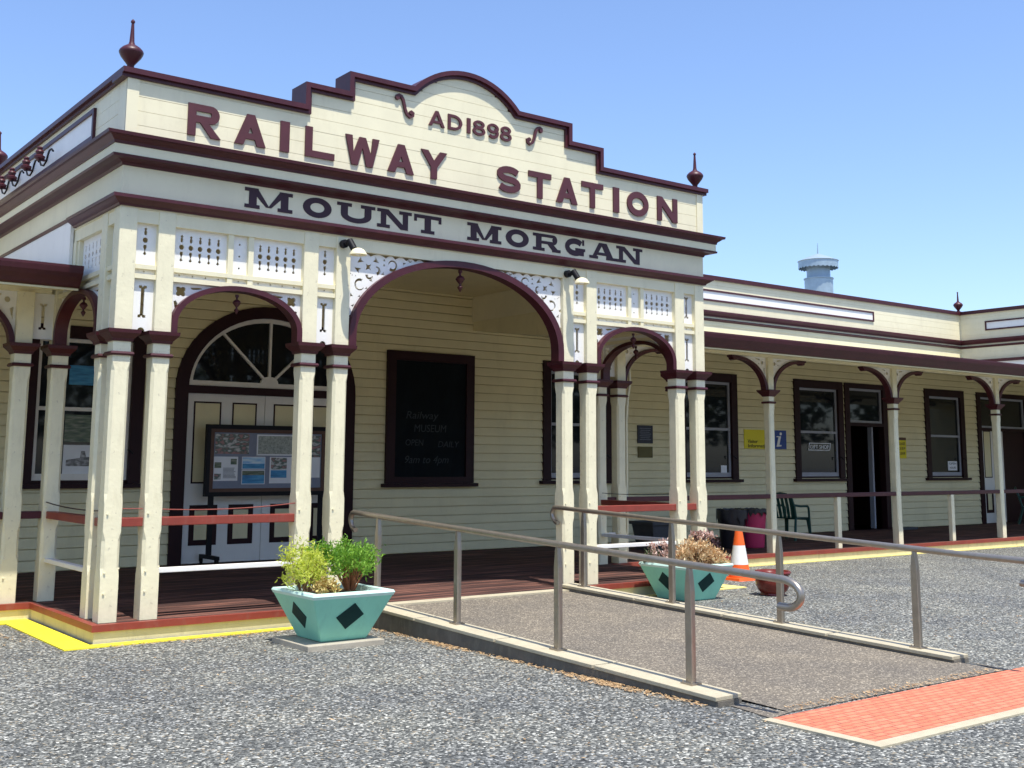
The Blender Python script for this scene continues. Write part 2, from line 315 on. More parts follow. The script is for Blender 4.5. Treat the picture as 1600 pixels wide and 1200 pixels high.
# yellow line
def strip(pts,mat,name,lab):
    tag(MB().add([(x,y,.012) for x,y in pts[0]+pts[1]]+[(x,y,-.02) for x,y in pts[0]+pts[1]],
        [(i,i+1,len(pts[0])+i+1,len(pts[0])+i) for i in range(len(pts[0])-1)]+[(i,i+1,2*len(pts[0])+i+1,2*len(pts[0])+i) for i in range(len(pts[0])-1)]).build(name,mat),lab,kind='structure')
strip(([(-9,1.62),(-.37,1.64),(-.37,-.31),(2.45,-.24)],[(-9,1.9),(-.11,1.9),(-.11,-.16),(2.45,-.16)]),'yellow','yellow_line','bright yellow painted line round the porch base')
strip(([(5.52,-.25),(8.25,-.25),(8.2,1.78),(28,1.78)],[(5.52,-.16),(7.95,-.16),(7.95,1.9),(28,1.9)]),'yellowfaded','yellow_line','yellow painted line along the verandah edge')
# ------------------------------------------------------------ the station
ST=thing('railway_station',(3.9,2.6,0),'cream and maroon weatherboard railway station with stepped parapet porch and verandahs','railway station')
F=ID
def Lf(p): return Vector((p[1],p[0],p[2]))           # left side: u=Y, n=X
def Rf(p): return Vector((PW-p[1],p[0],p[2]))        # right side
# deck
d=MB()
def deckboards(mb,x0,x1,y0,y1):
    y=y0
    while y<y1-.01:
        e=min(y+.092,y1); mb.box(x0,x1,y,e-.006,FL-.03,FL+random.uniform(-.0015,.0015)); y=e
deckboards(d,-.06,PW+.06,-.11,1.9)
deckboards(d,-9,28,1.9,5.2)
d.box(-.05,PW+.05,-.1,1.88,.02,FL-.031); d.box(-9,28,1.93,5.2,.02,FL-.031)
d.build('deck','deck',ST,'worn dark red timber deck')
e=MB().sweep([(0,FL-.055),(.035,FL-.055),(.035,FL+.004),(-.03,FL+.004),(-.03,FL-.055)],[(-9,1.9),(-.06,1.9),(-.06,-.11),(2.55,-.11)])
e.sweep([(0,FL-.055),(.035,FL-.055),(.035,FL+.004),(-.03,FL+.004),(-.03,FL-.055)],[(5.45,-.11),(PW+.06,-.11),(PW+.06,1.9),(28,1.9)])
e.build('deck_edge','red',ST,'faded red edge board of the deck')
MB().sweep([(-.02,0),(.012,0),(.012,FL-.056),(-.02,FL-.056)],[(-9,1.9),(-.06,1.9),(-.06,-.11),(2.55,-.11)]).sweep([(-.02,0),(.012,0),(.012,FL-.056),(-.02,FL-.056)],[(5.45,-.11),(PW+.06,-.11),(PW+.06,1.9),(28,1.9)]).build('skirting','skirt',ST)
# ---- openings and the board wall
A_IN=(4.0,2.62,1.34,1.17)   # arch centre x, spring z, half width, rise (mid of architrave)
OPEN=[(.62,2.03,1.25,3.30),(9.28,10.74,1.3,3.30),(12.64,14.11,1.3,3.30),(16.07,17.54,1.3,3.30),(17.8,19.15,FL,3.30),(20.83,22.3,1.3,3.30),(23.05,25.3,FL,3.30),(26.2,27.6,1.3,3.3)]
def blocked(z):
    o=[(a,b) for a,b,c,d_ in OPEN if c<z<d_]
    cx,zs,a,r=A_IN
    if z<=zs: o.append((cx-a,cx+a))
    elif z<zs+r: w=a*math.sqrt(1-((z-zs)/r)**2); o.append((cx-w,cx+w))
    return sorted(o)
def segs(x0,x1,z):
    o=[];x=x0
    for a,b in blocked(z):
        if b<=x or a>=x1: continue
        if a>x:o.append((x,a))
        x=max(x,b)
    if x<x1:o.append((x,x1))
    return o
wall=MB(); PITCH=.1435; WY=5.2
z=FL
for row in range(30):
    z0=FL+row*PITCH; z1=z0+PITCH
    if z0>4.4: break
    arch=A_IN[1]-.15<z0<A_IN[1]+A_IN[3]+.05
    k=8 if arch else 1
    brk=[z0+PITCH*i/k for i in range(k+1)]
    if not arch:
        for a,b,c,d_ in OPEN:
            for q in (c,d_):
                if z0+.004<q<z1-.004: brk.append(q)
    brk=sorted(set(brk))
    for za,zb in zip(brk,brk[1:]):
        f=lambda q:WY-.022+.016*(q-z0)/PITCH
        zl=za+(.011 if za==z0 else 0)
        for a,b in segs(-9,28,(za+zb)/2):
            wall.add([(a,f(zl),zl),(b,f(zl),zl),(b,f(zb),zb),(a,f(zb),zb)],[(0,1,2,3)])
            if za==z0: wall.add([(a,f(zl),zl),(b,f(zl),zl),(b,WY+.03,zl),(a,WY+.03,zl)],[(0,1,2,3)]); wall.add([(a,WY+.03,za-.004),(b,WY+.03,za-.004),(b,WY+.03,zl),(a,WY+.03,zl)],[(0,1,2,3)])
            if zb==z1: wall.add([(a,f(zb),zb),(b,f(zb),zb),(b,WY+.03,zb),(a,WY+.03,zb)],[(0,1,2,3)])
wall.build('weatherboard_wall','wallcream',ST,recalc=False)
# rooms behind: dark interior
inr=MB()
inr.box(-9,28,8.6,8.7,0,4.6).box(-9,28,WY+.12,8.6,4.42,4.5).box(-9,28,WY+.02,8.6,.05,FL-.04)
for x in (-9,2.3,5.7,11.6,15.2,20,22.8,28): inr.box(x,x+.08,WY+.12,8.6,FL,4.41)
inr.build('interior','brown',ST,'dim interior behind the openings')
# ---- windows
def window(x0,x1,z0,z1,sm='shadedwhite'):
    w=MB(); a=.17
    w.box(x0,x0+a,WY-.05,WY+.03,z0,z1).box(x1-a,x1,WY-.05,WY+.03,z0,z1).box(x0-.0+a,x1-a,WY-.047,WY+.03,z1-a,z1)
    w.box(x0+a,x1-a,WY-.0,WY+.03,z0,z0+.04)
    fr=w.build('window','brown',ST)
    MB().box(x0-.07,x1+.07,WY-.11,WY+.0,z0-.06,z0-.002).build('sill','brown',fr)
    s=MB(); i0=x0+a+.002;i1=x1-a-.002;b0=z0+.045;b1=z1-a-.002;m=(b0+b1)/2; y0,y1=WY+.005,WY+.04
    s.box(i0,i0+.05,y0,y1,b0,b1).box(i1-.05,i1,y0,y1,b0,b1).box(i0+.05,i1-.05,y0,y1,b1-.05,b1).box(i0+.05,i1-.05,y0,y1,b0,b0+.085).box(i0+.05,i1-.05,y0-.002,y1,m-.025,m+.025)
    s.build('sash',sm,fr)
    MB().add([(i0,WY+.03,b0),(i1,WY+.03,b0),(i1,WY+.03,b1),(i0,WY+.03,b1)],[(0,1,2,3)]).build('glass','glass',fr)
    sh=MB().tube([(x1-a-.02,WY-.06,z0+.45),(x1-a-.02,WY-.10,z0+.45),(x1-a+.03,WY-.12,z0+.40)],.012,6).build('catch','black',fr)
    return fr
for x0,x1 in ((.53,2.12),(9.19,10.83),(12.55,14.20),(15.98,17.63),(20.74,22.39),(26.1,27.7)): fr=window(x0,x1,1.29,3.385,'white' if x0<1 else 'shadedwhite')
# ---- arched door
def arcband(mb,cx,zs,ao,ro,ai,ri,z0,n0,n1,n=28):
    out=[(cx-ao,z0)]+[(cx-ao*math.cos(PI*i/n),zs+ro*math.sin(PI*i/n)) for i in range(n+1)]+[(cx+ao,z0)]
    inn=[(cx-ai,z0)]+[(cx-ai*math.cos(PI*i/n),zs+ri*math.sin(PI*i/n)) for i in range(n+1)]+[(cx+ai,z0)]
    k=len(out)
    vs=[(u,n0,z) for u,z in out]+[(u,n0,z) for u,z in inn]+[(u,n1,z) for u,z in out]+[(u,n1,z) for u,z in inn]
    fs=[]
    for i in range(k-1): fs+=[(i,i+1,k+i+1,k+i),(2*k+i,3*k+i,3*k+i+1,2*k+i+1),(i,2*k+i,2*k+i+1,i+1),(k+i,k+i+1,3*k+i+1,3*k+i)]
    fs+=[(0,k,3*k,2*k),(k-1,3*k-1,4*k-1,2*k-1)]
    return mb.add(vs,fs)
ad=arcband(MB(),4.0,2.62,1.435,1.258,1.25,1.085,FL,WY-.05,WY+.02)
ad.box(2.751,5.249,WY-.045,WY+.02,2.555,2.665)
door=ad.build('arched_door_frame','brown',ST,'dark arched double-door surround with fanlight')
fl=MB(); cx=4.0; n=30
arcband(fl,cx,2.67,1.249,1.034,1.185,.97,2.666,WY-.01,WY+.03)
fl.box(cx-1.184,cx+1.184,WY-.008,WY+.03,2.667,2.74)
for dg in (45,90,135):
    a=R(dg); L_=.98/math.sqrt((math.cos(a)/1.2)**2+math.sin(a)**2)
    fl.prism(strokep([(cx+.02*math.cos(a),2.72+.02*math.sin(a)),(cx+L_*math.cos(a),2.69+L_*math.sin(a))],.035),WY-.012,WY+.028)
fl.prism([(cx+.14*math.cos(PI*i/8),2.741+.10*math.sin(PI*i/8)) for i in range(9)],WY-.014,WY+.029)
fl.build('fanlight_bars','white',door)
MB().prism([(cx-1.245*math.cos(PI*i/24),2.66+1.08*math.sin(PI*i/24)) for i in range(25)],WY+.031,WY+.035).build('fanlight_glass','glass',door)
def doorleaf(x0,x1,z0,z1,cols,name='door_leaf',y=WY+.012,par=None,upper=(1.28,2.44),lower=(.42,.98)):
    lf=MB().box(x0,x1,y,y+.045,z0,z1).build(name,'white',par or ST)
    f=MB();p=MB()
    for a,b in cols:
        for (c,d_),t in ((upper,.022),(lower,.075)):
            f.plate([[(a,c),(b,c),(b,d_),(a,d_)],[(a+t,c+t),(b-t,c+t),(b-t,d_-t),(a+t,d_-t)]],y-.008,y+.001)
            p.box(a+t+.001,b-t-.001,y-.005,y+.001,c+t+.001,d_-t-.001)
    f.build('panel_moulding','brown',lf); p.build('door_panel','wallcream',lf)
    return lf
dl=doorleaf(2.752,3.945,FL+.01,2.553,[(2.86,3.27),(3.44,3.82)],par=door)
dr=doorleaf(3.955,5.248,FL+.01,2.553,[(4.09,4.55),(4.72,5.14)],par=door)
# ---- right doors
def doorframe(x0,x1,z1,zt):
    w=MB(); a=.16
    w.box(x0,x0+a,WY-.05,WY+.1,FL,z1).box(x1-a,x1,WY-.05,WY+.1,FL,z1).box(x0+a,x1-a,WY-.047,WY+.1,z1-a*.7,z1).box(x0+a,x1-a,WY-.045,WY+.1,zt,zt+.07)
    o=w.build('door_frame','brown',ST)
    s=MB(); i0=x0+a+.001;i1=x1-a-.001;b0=zt+.071;b1=z1-a*.7-.001;y0,y1=WY+.0,WY+.04
    s.plate([[(i0,b0),(i1,b0),(i1,b1),(i0,b1)],[(i0+.05,b0+.05),(i1-.05,b0+.05),(i1-.05,b1-.05),(i0+.05,b1-.05)]],y0,y1)
    s.build('transom_sash','shadedwhite',o)
    MB().add([(i0+.03,WY+.03,b0+.03),(i1-.03,WY+.03,b0+.03),(i1-.03,WY+.03,b1-.03),(i0+.03,WY+.03,b1-.03)],[(0,1,2,3)]).build('glass','glass',o)
    return o
o=doorframe(17.70,19.24,3.385,2.44)
MB().box(18.83,18.88,WY+.11,WY+.22,FL+.01,2.43).build('door_leaf','shadedwhite',o,'white door standing open')
o=doorframe(22.96,25.36,3.385,2.44)
doorleaf(23.125,24.15,FL+.01,2.435,[(23.25,23.58),(23.70,24.03)],par=o)
MB().box(24.155,25.19,WY+.02,WY+.06,FL+.01,2.435).build('door_leaf','brown',o,'dark sheet for the shaded opening beside the white leaf')  # no leaf here: dark sheet painted for the shade of the open doorway
# ---- posts
def post_mesh(h0,h1,chf=.026):
    m=MB(); a=PS/2
    lv=[(FL,0),(.56,0),(.64,1),(.88,1),(.96,0),(1.22,0),(1.30,1),(2.42,1),(2.50,0),(h1,0)]
    rings=[]
    vs=[]
    for z_,c in lv:
        cc=chf if c else .004
        for x,y in ((-a+cc,-a),(a-cc,-a),(a,-a+cc),(a,a-cc),(a-cc,a),(-a+cc,a),(-a,a-cc),(-a,-a+cc)): vs.append((x,y,z_))
    k=8; fs=[tuple(range(8))[::-1],tuple(range((len(lv)-1)*8,len(lv)*8))]
    for i in range(len(lv)-1):
        for j in range(8): fs.append((i*8+j,i*8+(j+1)%8,(i+1)*8+(j+1)%8,(i+1)*8+j))
    return m.add(vs,fs)
def bolts(m,zs):
    for z_ in zs:
        m.tube([(-.05,-PS/2-.012,z_),(-.05,-PS/2+.01,z_)],.009,6).tube([(PS/2+.012,-.04,z_+.03),(PS/2-.01,-.04,z_+.03)],.009,6)
    return m
# master post local at origin (base z=0 world)
pm=bolts(post_mesh(0,3.9505),(.42,.60,1.12)); POST=pm.build('post','creampost',ST); POST.location=(0,0,0)
def capital(par,w=PS/2,e=.065):
    c=MB()
    c.frus(0,0,w+.012,2.69,w+.02,2.715).frus(0,0,w+.02,2.716,w+e,2.765).frus(0,0,w+e,2.766,w+e+.004,2.80)
    o=c.build('capital','maroon',None); o.parent=par
    o2=MB().frus(0,0,w+.018,2.56,w+.026,2.575).frus(0,0,w+.026,2.576,w+.018,2.595).build('collar','maroon',None); o2.parent=par
capital(POST)
base=Vector(ST.location)
def local(x,y): return Vector((x,y,0))-base
# fix the master mesh: built with parent offset, so shift verts to local origin
for v in POST.data.vertices: v.co+=base
POST.location=local(PS/2,PS/2)
XS=[.371,1.902,2.278,5.367,5.743,7.274,7.645]
for x in XS: place(POST,local(x+PS/2,PS/2))
for x in (0,PW-PS):
    place(POST,local(x+PS/2,.371+PS/2))
    place(POST,local(x+PS/2,1.95+PS/2))
for x in (-.376,PW-PS+.376):
    c=place(POST,local(x+PS/2,1.95+PS/2)); c.data=c.data.copy()
    for v in c.data.vertices:
        if v.co.z>3.9: v.co.z=3.344
# ---- frieze pieces
def baluster(u,zc,h):
    # three-part turned cut-out stack centred at zc, total height h (list of loops)
    o=[]; s=h/.30
    def sp(pts): return [(u+x*s,zc+y*s) for x,y in pts]
    o.append(sp([(0,.15),(.018,.132),(.008,.122),(.017,.098),(.012,.066),(-.012,.066),(-.017,.098),(-.008,.122),(-.018,.132)]))
    o.append(sp([(.029*math.cos(a*PI/5),.012+.03*math.sin(a*PI/5)) for a in range(10)]))
    o.append(sp([(.015,-.038),(.019,-.062),(.007,-.095),(.005,-.108),(.019,-.135),(0,-.150),(-.019,-.135),(-.005,-.108),(-.007,-.095),(-.019,-.062),(-.015,-.038)]))
    return o
def dogbone(u,z0,z1,w=.017):
    r=.021
    return [[(u-w,z0+.03),(u-w-r,z0+.024),(u-w-r,z0),(u-w*.5,z0+.0),(u,z0+.018),(u+w*.5,z0),(u+w+r,z0),(u+w+r,z0+.024),(u+w,z0+.03),(u+w,z1-.03),(u+w+r,z1-.024),(u+w+r,z1),(u+w*.5,z1),(u,z1-.018),(u-w*.5,z1),(u-w-r,z1),(u-w-r,z1-.024),(u-w,z1-.03)]]
def rect(a,b,c,d_): return [(a,c),(b,c),(b,d_),(a,d_)]
n0,n1=.062,.082
def narrow(T,u0,u1,top='bal'):
    m=MB(T); c=(u0+u1)/2
    m.plate([rect(u0-.004,u1+.004,3.40,3.845)]+(baluster(c,3.66,.27) if top=='bal' else dogbone(c,3.50,3.79)),n0,n1)
    m.plate([rect(u0-.004,u1+.004,3.345,3.40)]+[circ(c,3.368,.009,8)],n0,n1)
    half=[(c+.035*math.cos(PI*i/8),2.803+.035*math.sin(PI*i/8)) for i in range(8,-1,-1)]
    m.plate([[(u0-.004,2.803)]+half+[(u1+.004,2.803),(u1+.004,3.30),(u0-.004,3.30)]]+dogbone(c,2.93,3.235),n0,n1)
    m.build('fret_panel','white',ST)
    for q0,q1,z0_,z1_ in ((.02,.10,3.387,3.43),(.02,.10,3.295,3.34),(.01,.11,3.825,3.95)): MB(T).box(u0-.003,u1+.003,q0,q1,z0_,z1_).build('frieze_rail','cream',ST)
def ring(T,u0,u1,zs,rise,th,d0,d1,name='arch'):
    cx=(u0+u1)/2; a=(u1-u0)/2
    m=arcband(MB(T),cx,zs,a,rise,a-th,rise-th*.85,2.802,d0,d1,36)
    return m.build(name,'maroon',ST,smooth=True)
def pendant(T,par,u,z,s=1):
    m=MB(T); m.lathe([(.0,0),(.022*s,-.005*s),(.022*s,-.03*s),(.012*s,-.04*s),(.012*s,-.06*s),(.035*s,-.075*s),(.05*s,-.10*s),(.03*s,-.13*s),(.012*s,-.15*s),(.012*s,-.165*s),(.03*s,-.185*s),(.018*s,-.21*s),(0.003,-.235*s)],(u,.08,z),14)
    m.build('pendant','maroon',par,smooth=True)
def spandrel(T,u0,u1,zs,rise,ztop,quat=True):
    cx=(u0+u1)/2;a=(u1-u0)/2-.02; m=MB(T); N_=20
    for sg in (-1,1):
        crv=[(cx+sg*a*math.cos(PI/2*i/N_),zs+(rise-.015)*math.sin(PI/2*i/N_)) for i in range(N_+1)]
        crv=[p for p in crv if p[1]<ztop-.004]
        e=cx+sg*((u1-u0)/2+.003)
        lp=crv+[(crv[-1][0],ztop),(e,ztop),(e,2.81),(cx+sg*a,2.81)]
        def q(x,zz): return (cx+sg*x,zz)
        h=[]
        qx,qz=(u1-u0)/2-.10,ztop-.085
        h.append([q(qx+(.030+.020*abs(math.sin(2*t)))*1.15*math.cos(t),qz+(.030+.020*abs(math.sin(2*t)))*1.15*math.sin(t)) for t in [2*PI*i/24 for i in range(24)]])
        h.append([q(qx-.09,qz+.045),q(qx-.20,qz+.055),q(qx-.215,qz+.040),q(qx-.12,qz+.025)])
        h.append([q(qx+.045,qz-.09),q(qx+.025,qz-.12),q(qx+.05,qz-.18),q(qx+.068,qz-.10)])
        m.plate([lp]+h,n0,n1)
    m.build('spandrel','white',ST)
def wide(T,u0,u1):
    c=(u0+u1)/2; m1,m2=(c-.135,c-.08),(c+.08,c+.135)
    rl=MB(T); rl.box(u0-.003,u1+.003,.02,.10,3.387,3.43).box(u0-.003,u1+.003,.02,.10,3.295,3.34).box(u0-.003,u1+.003,.01,.11,3.825,3.95)
    for a,b in (m1,m2): rl.box(a,b,.023,.098,3.431,3.824).box(a,b,.024,.097,3.341,3.386)
    rl.build('frieze_rail','cream',ST)
    p=MB(T)
    for a,b in ((u0,m1[0]),(m2[1],u1)):
        w=b-a; h=[]
        for i in range(5): h+=baluster(a+w*(.16+.17*i),3.635,.265)
        p.plate([rect(a-.004,b+.004,3.40,3.845)]+h,n0,n1)
        p.plate([rect(a-.004,b+.004,3.345,3.40)]+[circ(a+w*(.14+.24*i),3.367,.009,8) for i in range(4)],n0,n1)
    p.plate([rect(m1[1]-.002,m2[0]+.002,3.40,3.845)]+[circ(c,3.50+.12*i,.011,8) for i in range(3)],n0,n1)
    p.plate([rect(m1[1]-.002,m2[0]+.002,3.345,3.40)]+[circ(c,3.367,.009,8)],n0,n1)
    p.build('fret_panel','white',ST)
    spandrel(T,u0,u1,2.90,.41,3.298)
    r=ring(T,u0+.0,u1-.0,2.90,.41,.058,-.01,.12); pendant(T,r,c,3.24,.85)
narrow(F,PS,.371); narrow(F,1.902+PS,2.278); narrow(F,5.367+PS,5.743); narrow(F,7.274+PS,7.645,'dog')
wide(F,.371+PS,1.902); wide(F,5.743+PS,7.274)
for T in (Lf,Rf):
    narrow(T,PS,.371)
# side wide bays with a shorter lattice
def sidebay(T):
    u0,u1=.371+PS,1.95
    rl=MB(T); rl.box(u0-.003,u1+.003,.02,.10,3.387,3.43).box(u0-.003,u1+.003,.02,.10,3.295,3.34).box(u0-.003,u1+.003,.01,.11,3.825,3.95).box(1.30,1.36,.023,.098,3.431,3.824)
    rl.build('frieze_rail','cream',ST)
    p=MB(T); h=[]
    for i in range(6): h+=baluster(u0+.10+.115*i,3.635,.265)
    p.plate([rect(u0-.004,1.305,3.40,3.845)]+h,n0,n1).plate([rect(u0-.004,1.95,3.345,3.40)],n0,n1); p.build('fret_panel','white',ST)
    MB(T).box(1.36,1.95,.004,.06,3.435,3.82).build('frieze_board','cream',ST)
    spandrel(T,u0,u1,2.90,.41,3.298); r=ring(T,u0,u1,2.90,.41,.058,-.01,.12); pendant(T,r,(u0+u1)/2,3.24,.85)
sidebay(Lf); sidebay(Rf)
# central bay
u0,u1=2.278+PS,5.367; c=(u0+u1)/2
r=ring(F,u0,u1,2.93,.925,.085,-.015,.13,'central_arch'); pendant(F,r,c,3.775,1.1)
MB().box(u0-.003,u1+.003,.005,.15,3.822,3.95).build('frieze_rail','cream',ST)
def fret(sg):
    # scrolled fretwork corner; local x from post edge (0) inwards, z absolute
    edge=u0 if sg>0 else u1
    q=lambda x,zz:(edge+sg*x,zz)
    a=(u1-u0)/2; crv=[(.012,2.95)]
    for i in range(25):
        t=R(3+(69-3)*i/24); crv.append((a-(a-.012)*math.cos(t),2.93+.915*math.sin(t)))
    lp=[q(*p) for p in crv]; x=crv[-1][0]
    pts=[(x+.015,3.80)]; xs_=[x+.015,.84,.72,.58,.46,.27,.12,.0]
    for i in range(len(xs_)-1):
        b_,e_=xs_[i],xs_[i+1]
        for k in range(1,9):
            t=k/8; pts.append((b_+(e_-b_)*t,3.788+.033*abs(math.sin(PI*t))))
    lp+=[q(*p) for p in pts]
    z_=3.788
    for k,zn in enumerate((3.44,3.40,3.22,3.18,3.06,3.02)):
        for j in range(1,7):
            t=j/6; lp.append(q(.0+.03*abs(math.sin(PI*t))*(1 if k%2==1 else .2),z_+(zn-z_)*t))
        z_=zn
    H=[]
    def tri(x,zz,s,ang):
        P=[(s,0),(-s*.5,s*.62),(-s*.22,0),(-s*.5,-s*.62)]; ca,sa=math.cos(R(ang)),math.sin(R(ang))
        H.append([q(x+px*ca-py*sa,zz+px*sa+py*ca) for px,py in P])
    def hook(x,zz,r,a0,a1,t0=.034,t1=.012): H.append([q(*p) for p in strokep(arc(x,zz,r,r,a0,a1,10),t0,t1)])
    def star(x,zz,s,rot=0): H.append([q(x+(s if i%2==0 else s*.4)*math.cos(R(rot)+PI*i/4),zz+(s if i%2==0 else s*.4)*math.sin(R(rot)+PI*i/4)) for i in range(8)])
    star(.245,3.672,.050,45); tri(.15,3.735,.052,215); tri(.335,3.752,.050,-30); tri(.12,3.630,.052,155)
    hook(.345,3.645,.038,-85,100,.038,.014); hook(.262,3.585,.036,-185,-10,.034,.014)
    hook(.545,3.718,.052,-130,170,.034,.012); H.append(circ(*q(.44,3.765),.013,8)); H.append(circ(*q(.44,3.71),.013,8))
    tri(.43,3.615,.030,200); tri(.69,3.755,.030,20); hook(.77,3.800,.018,170,350,.016,.008)
    hook(.145,3.470,.056,60,330,.030,.010); tri(.285,3.530,.030,190); tri(.228,3.440,.022,200)
    tri(.045,3.345,.034,110); tri(.145,3.345,.024,190); tri(.065,3.235,.030,50); tri(.032,3.12,.024,80)
    for hx,hz in ((.05,3.565),(.09,3.56),(.30,3.56),(.03,3.58)): H.append(circ(*q(hx,hz),.007,6))
    MB().plate([lp]+H,.05,.078).build('fretwork','white',ST)
fret(1); fret(-1)
# frieze band above with lettering, and the parapet
SD=1.45
fb=MB()
fb.box(0,PW,0,.14,3.951,4.36)            # MOUNT MORGAN band
fb.box(0,.14,.141,5.19,3.951,4.36).box(PW-.14,PW,.141,5.19,3.951,4.36)
fb.box(0,PW,.0,.14,4.361,4.60).box(0,.14,.141,5.19,4.361,4.60).box(PW-.14,PW,.141,5.19,4.361,4.60)
fb.build('frieze_band','cream',ST)
# side infill sheet above the verandah roofs
for T_ in (lambda p:Vector((-p[1],p[0],p[2])),lambda p:Vector((PW+p[1],p[0],p[2]))):
    MB(T_).prism([(SD,3.56),(5.19,4.045),(5.19,4.05),(SD,4.05)],.001,.035).build('side_sheet','white',ST)
MB().box(-.045,0,SD,5.19,4.052,4.09).build('side_moulding','maroon',ST); MB().box(PW,PW+.045,SD,5.19,4.052,4.09).build('side_moulding','maroon',ST)
# mouldings
P=[(0,5.19),(0,0),(PW,0),(PW,5.19)]; P_=[(x,y) for x,y in P]
def prof(z0,z1,p): h=z1-z0; return [(-.01,z0),(p*.25,z0),(p*.3,z0+h*.18),(p*.55,z0+h*.35),(p*.88,z0+h*.62),(p,z0+h*.66),(p,z1),(-.01,z1)]
MB().sweep(prof(3.965,4.06,.10),[(0,SD-.05),(0,0),(PW,0),(PW,SD-.05)]).build('lower_cornice','maroon',ST)
MB().sweep([(-.01,4.35),(.012,4.35),(.02,4.375),(.07,4.395),(.135,4.40),(.14,4.424),(-.01,4.424)],P_).build('middle_cornice','maroon',ST)
MB().sweep([(-.01,4.425),(.125,4.425),(.125,4.518),(-.01,4.518)],P_).build('cornice_band','cream',ST)
MB().sweep([(-.01,4.519),(.135,4.519),(.14,4.545),(.16,4.56),(.19,4.585),(.215,4.59),(.22,4.62),(-.01,4.62)],P_).build('upper_cornice','maroon',ST)
# stepped parapet profile
CXM=PW/2
def topo(TK=.085):
    L_=[(-.065,5.29),(1.83,5.29),(1.83,5.535),(2.345,5.535),(2.345,5.76)]
    Rr=1.016; ch=.745; cz=6.078-Rr
    a0=math.degrees(math.asin((5.76-cz)/Rr))
    A=[(CXM+Rr*math.cos(R(t)),cz+Rr*math.sin(R(t))) for t in [180-a0-(180-2*a0)*i/20 for i in range(21)]]
    out=L_+A+[(PW-x,z_) for x,z_ in L_[::-1]]
    R2=Rr-TK; zq=5.76-TK; a2=math.degrees(math.asin((zq-cz)/R2)); 
    B=[(CXM+R2*math.cos(R(t)),cz+R2*math.sin(R(t))) for t in [180-a2-(180-2*a2)*i/20 for i in range(21)]]
    I=[(-.065,5.29-TK),(1.83+TK,5.29-TK),(1.83+TK,5.535-TK),(2.345+TK,5.535-TK),(2.345+TK,zq)]
    return out,I+B+[(PW-x,z_) for x,z_ in I[::-1]],(cz,R2)
_,inn,(CZ,R2_)=topo(.085)
def band(mb,A,B,na,nb):
    k=len(A); vs=[];fs=[]
    for n_ in (na,nb): vs+=[(u,n_,z_) for u,z_ in A]+[(u,n_,z_) for u,z_ in B]
    for i in range(k-1):
        fs+=[(i,i+1,k+i+1,k+i),(2*k+i,3*k+i,3*k+i+1,2*k+i+1),(i,2*k+i,2*k+i+1,i+1),(k+i,k+i+1,3*k+i+1,3*k+i)]
    fs+=[(0,k,3*k,2*k),(k-1,3*k-1,4*k-1,2*k-1)]
    mb.add(vs,fs)
m=MB(); o1,i1,_=topo(.052); band(m,o1,i1,-.065,.27); band(m,[(x,z_) for x,z_ in topo(.053)[1]],inn,-.030,.268)
# thin drip bead under the coping
CPF=[(0,5.205),(.03,5.205),(.03,5.237),(.065,5.238),(.065,5.29),(-.2,5.29),(-.2,5.205)]; m.sweep(CPF,[(0,5.19),(0,.271)]); m.sweep(CPF,[(PW,.271),(PW,5.19)])
m.build('coping','maroon',ST)
def topz(x):
    if x>CXM:x=PW-x
    if abs(x-CXM)<math.sqrt(max(0,R2_**2-(5.675-CZ)**2)): return CZ+math.sqrt(R2_**2-(x-CXM)**2)
    return 5.205 if x<1.915 else 5.45 if x<2.43 else 5.675
pb=MB(); xs_=sorted(set([0,1.914,1.916,2.429,2.431,CXM]+[CXM-.76+.76*i/24 for i in range(25)])); xs_=xs_+[PW-x for x in xs_[::-1] if x!=CXM]
z_=4.62; row=0
while z_<6.02:
    zt_=z_+.1405; g=.0035
    run=[x for x in xs_ if topz(x)>z_+g]
    if run:
        lp=[(x,min(zt_-g,topz(x)+.01)) for x in run]
        dd=random.uniform(-.0012,.0012)
        pb.prism([(run[0],z_)]+lp+[(run[-1],z_)],dd,.02)
    z_=zt_
body=[(x,topz(x)+.005) for x in xs_]
pb.prism([(0.001,4.6)]+body+[(PW-.001,4.6)],.0206,.24)
pb.box(0,.02,.0,.14,4.62,5.204)   # corner stop
PAR=pb.build('front_parapet','cream',ST,'stepped and arched cream boarded parapet')
# corner boards on parapet
MB().box(-.004,.11,-.012,.0,4.621,5.203).build('corner_board','cream',PAR); MB().box(PW-.11,PW+.004,-.012,.0,4.621,5.203).build('corner_board','cream',PAR)
sp_=MB()
for s in (0,1):
    T=(lambda p:Vector((p[1],p[0],p[2]))) if s==0 else (lambda p:Vector((PW-p[1],p[0],p[2])))
    q=MB(T)
    zz=4.62
    while zz<5.2:
        q.box(.241,5.19,random.uniform(0,.0012),.15,zz,min(zz+.137,5.205)); zz+=.1405
    q.box(.001 if 0 else .241,5.19,.006,.14,4.61,5.2)
    q.build('side_parapet','cream',ST)
# inset panels with maroon frames on side parapets
def panel(T,u0,u1,z0,z1,par=None,t=.045,n=-.03):
    o=MB(T).plate([rect(u0,u1,z0,z1),rect(u0+t,u1-t,z0+t,z1-t)],n,.0).build('panel_frame','maroon',ST)
    MB(T).box(u0+t,u1-t,n*.3,0,z0+t,z1-t).build('panel','white',o)
panel(Lf,.92,5.0,4.80,5.13); panel(Rf,.92,5.0,4.80,5.13)
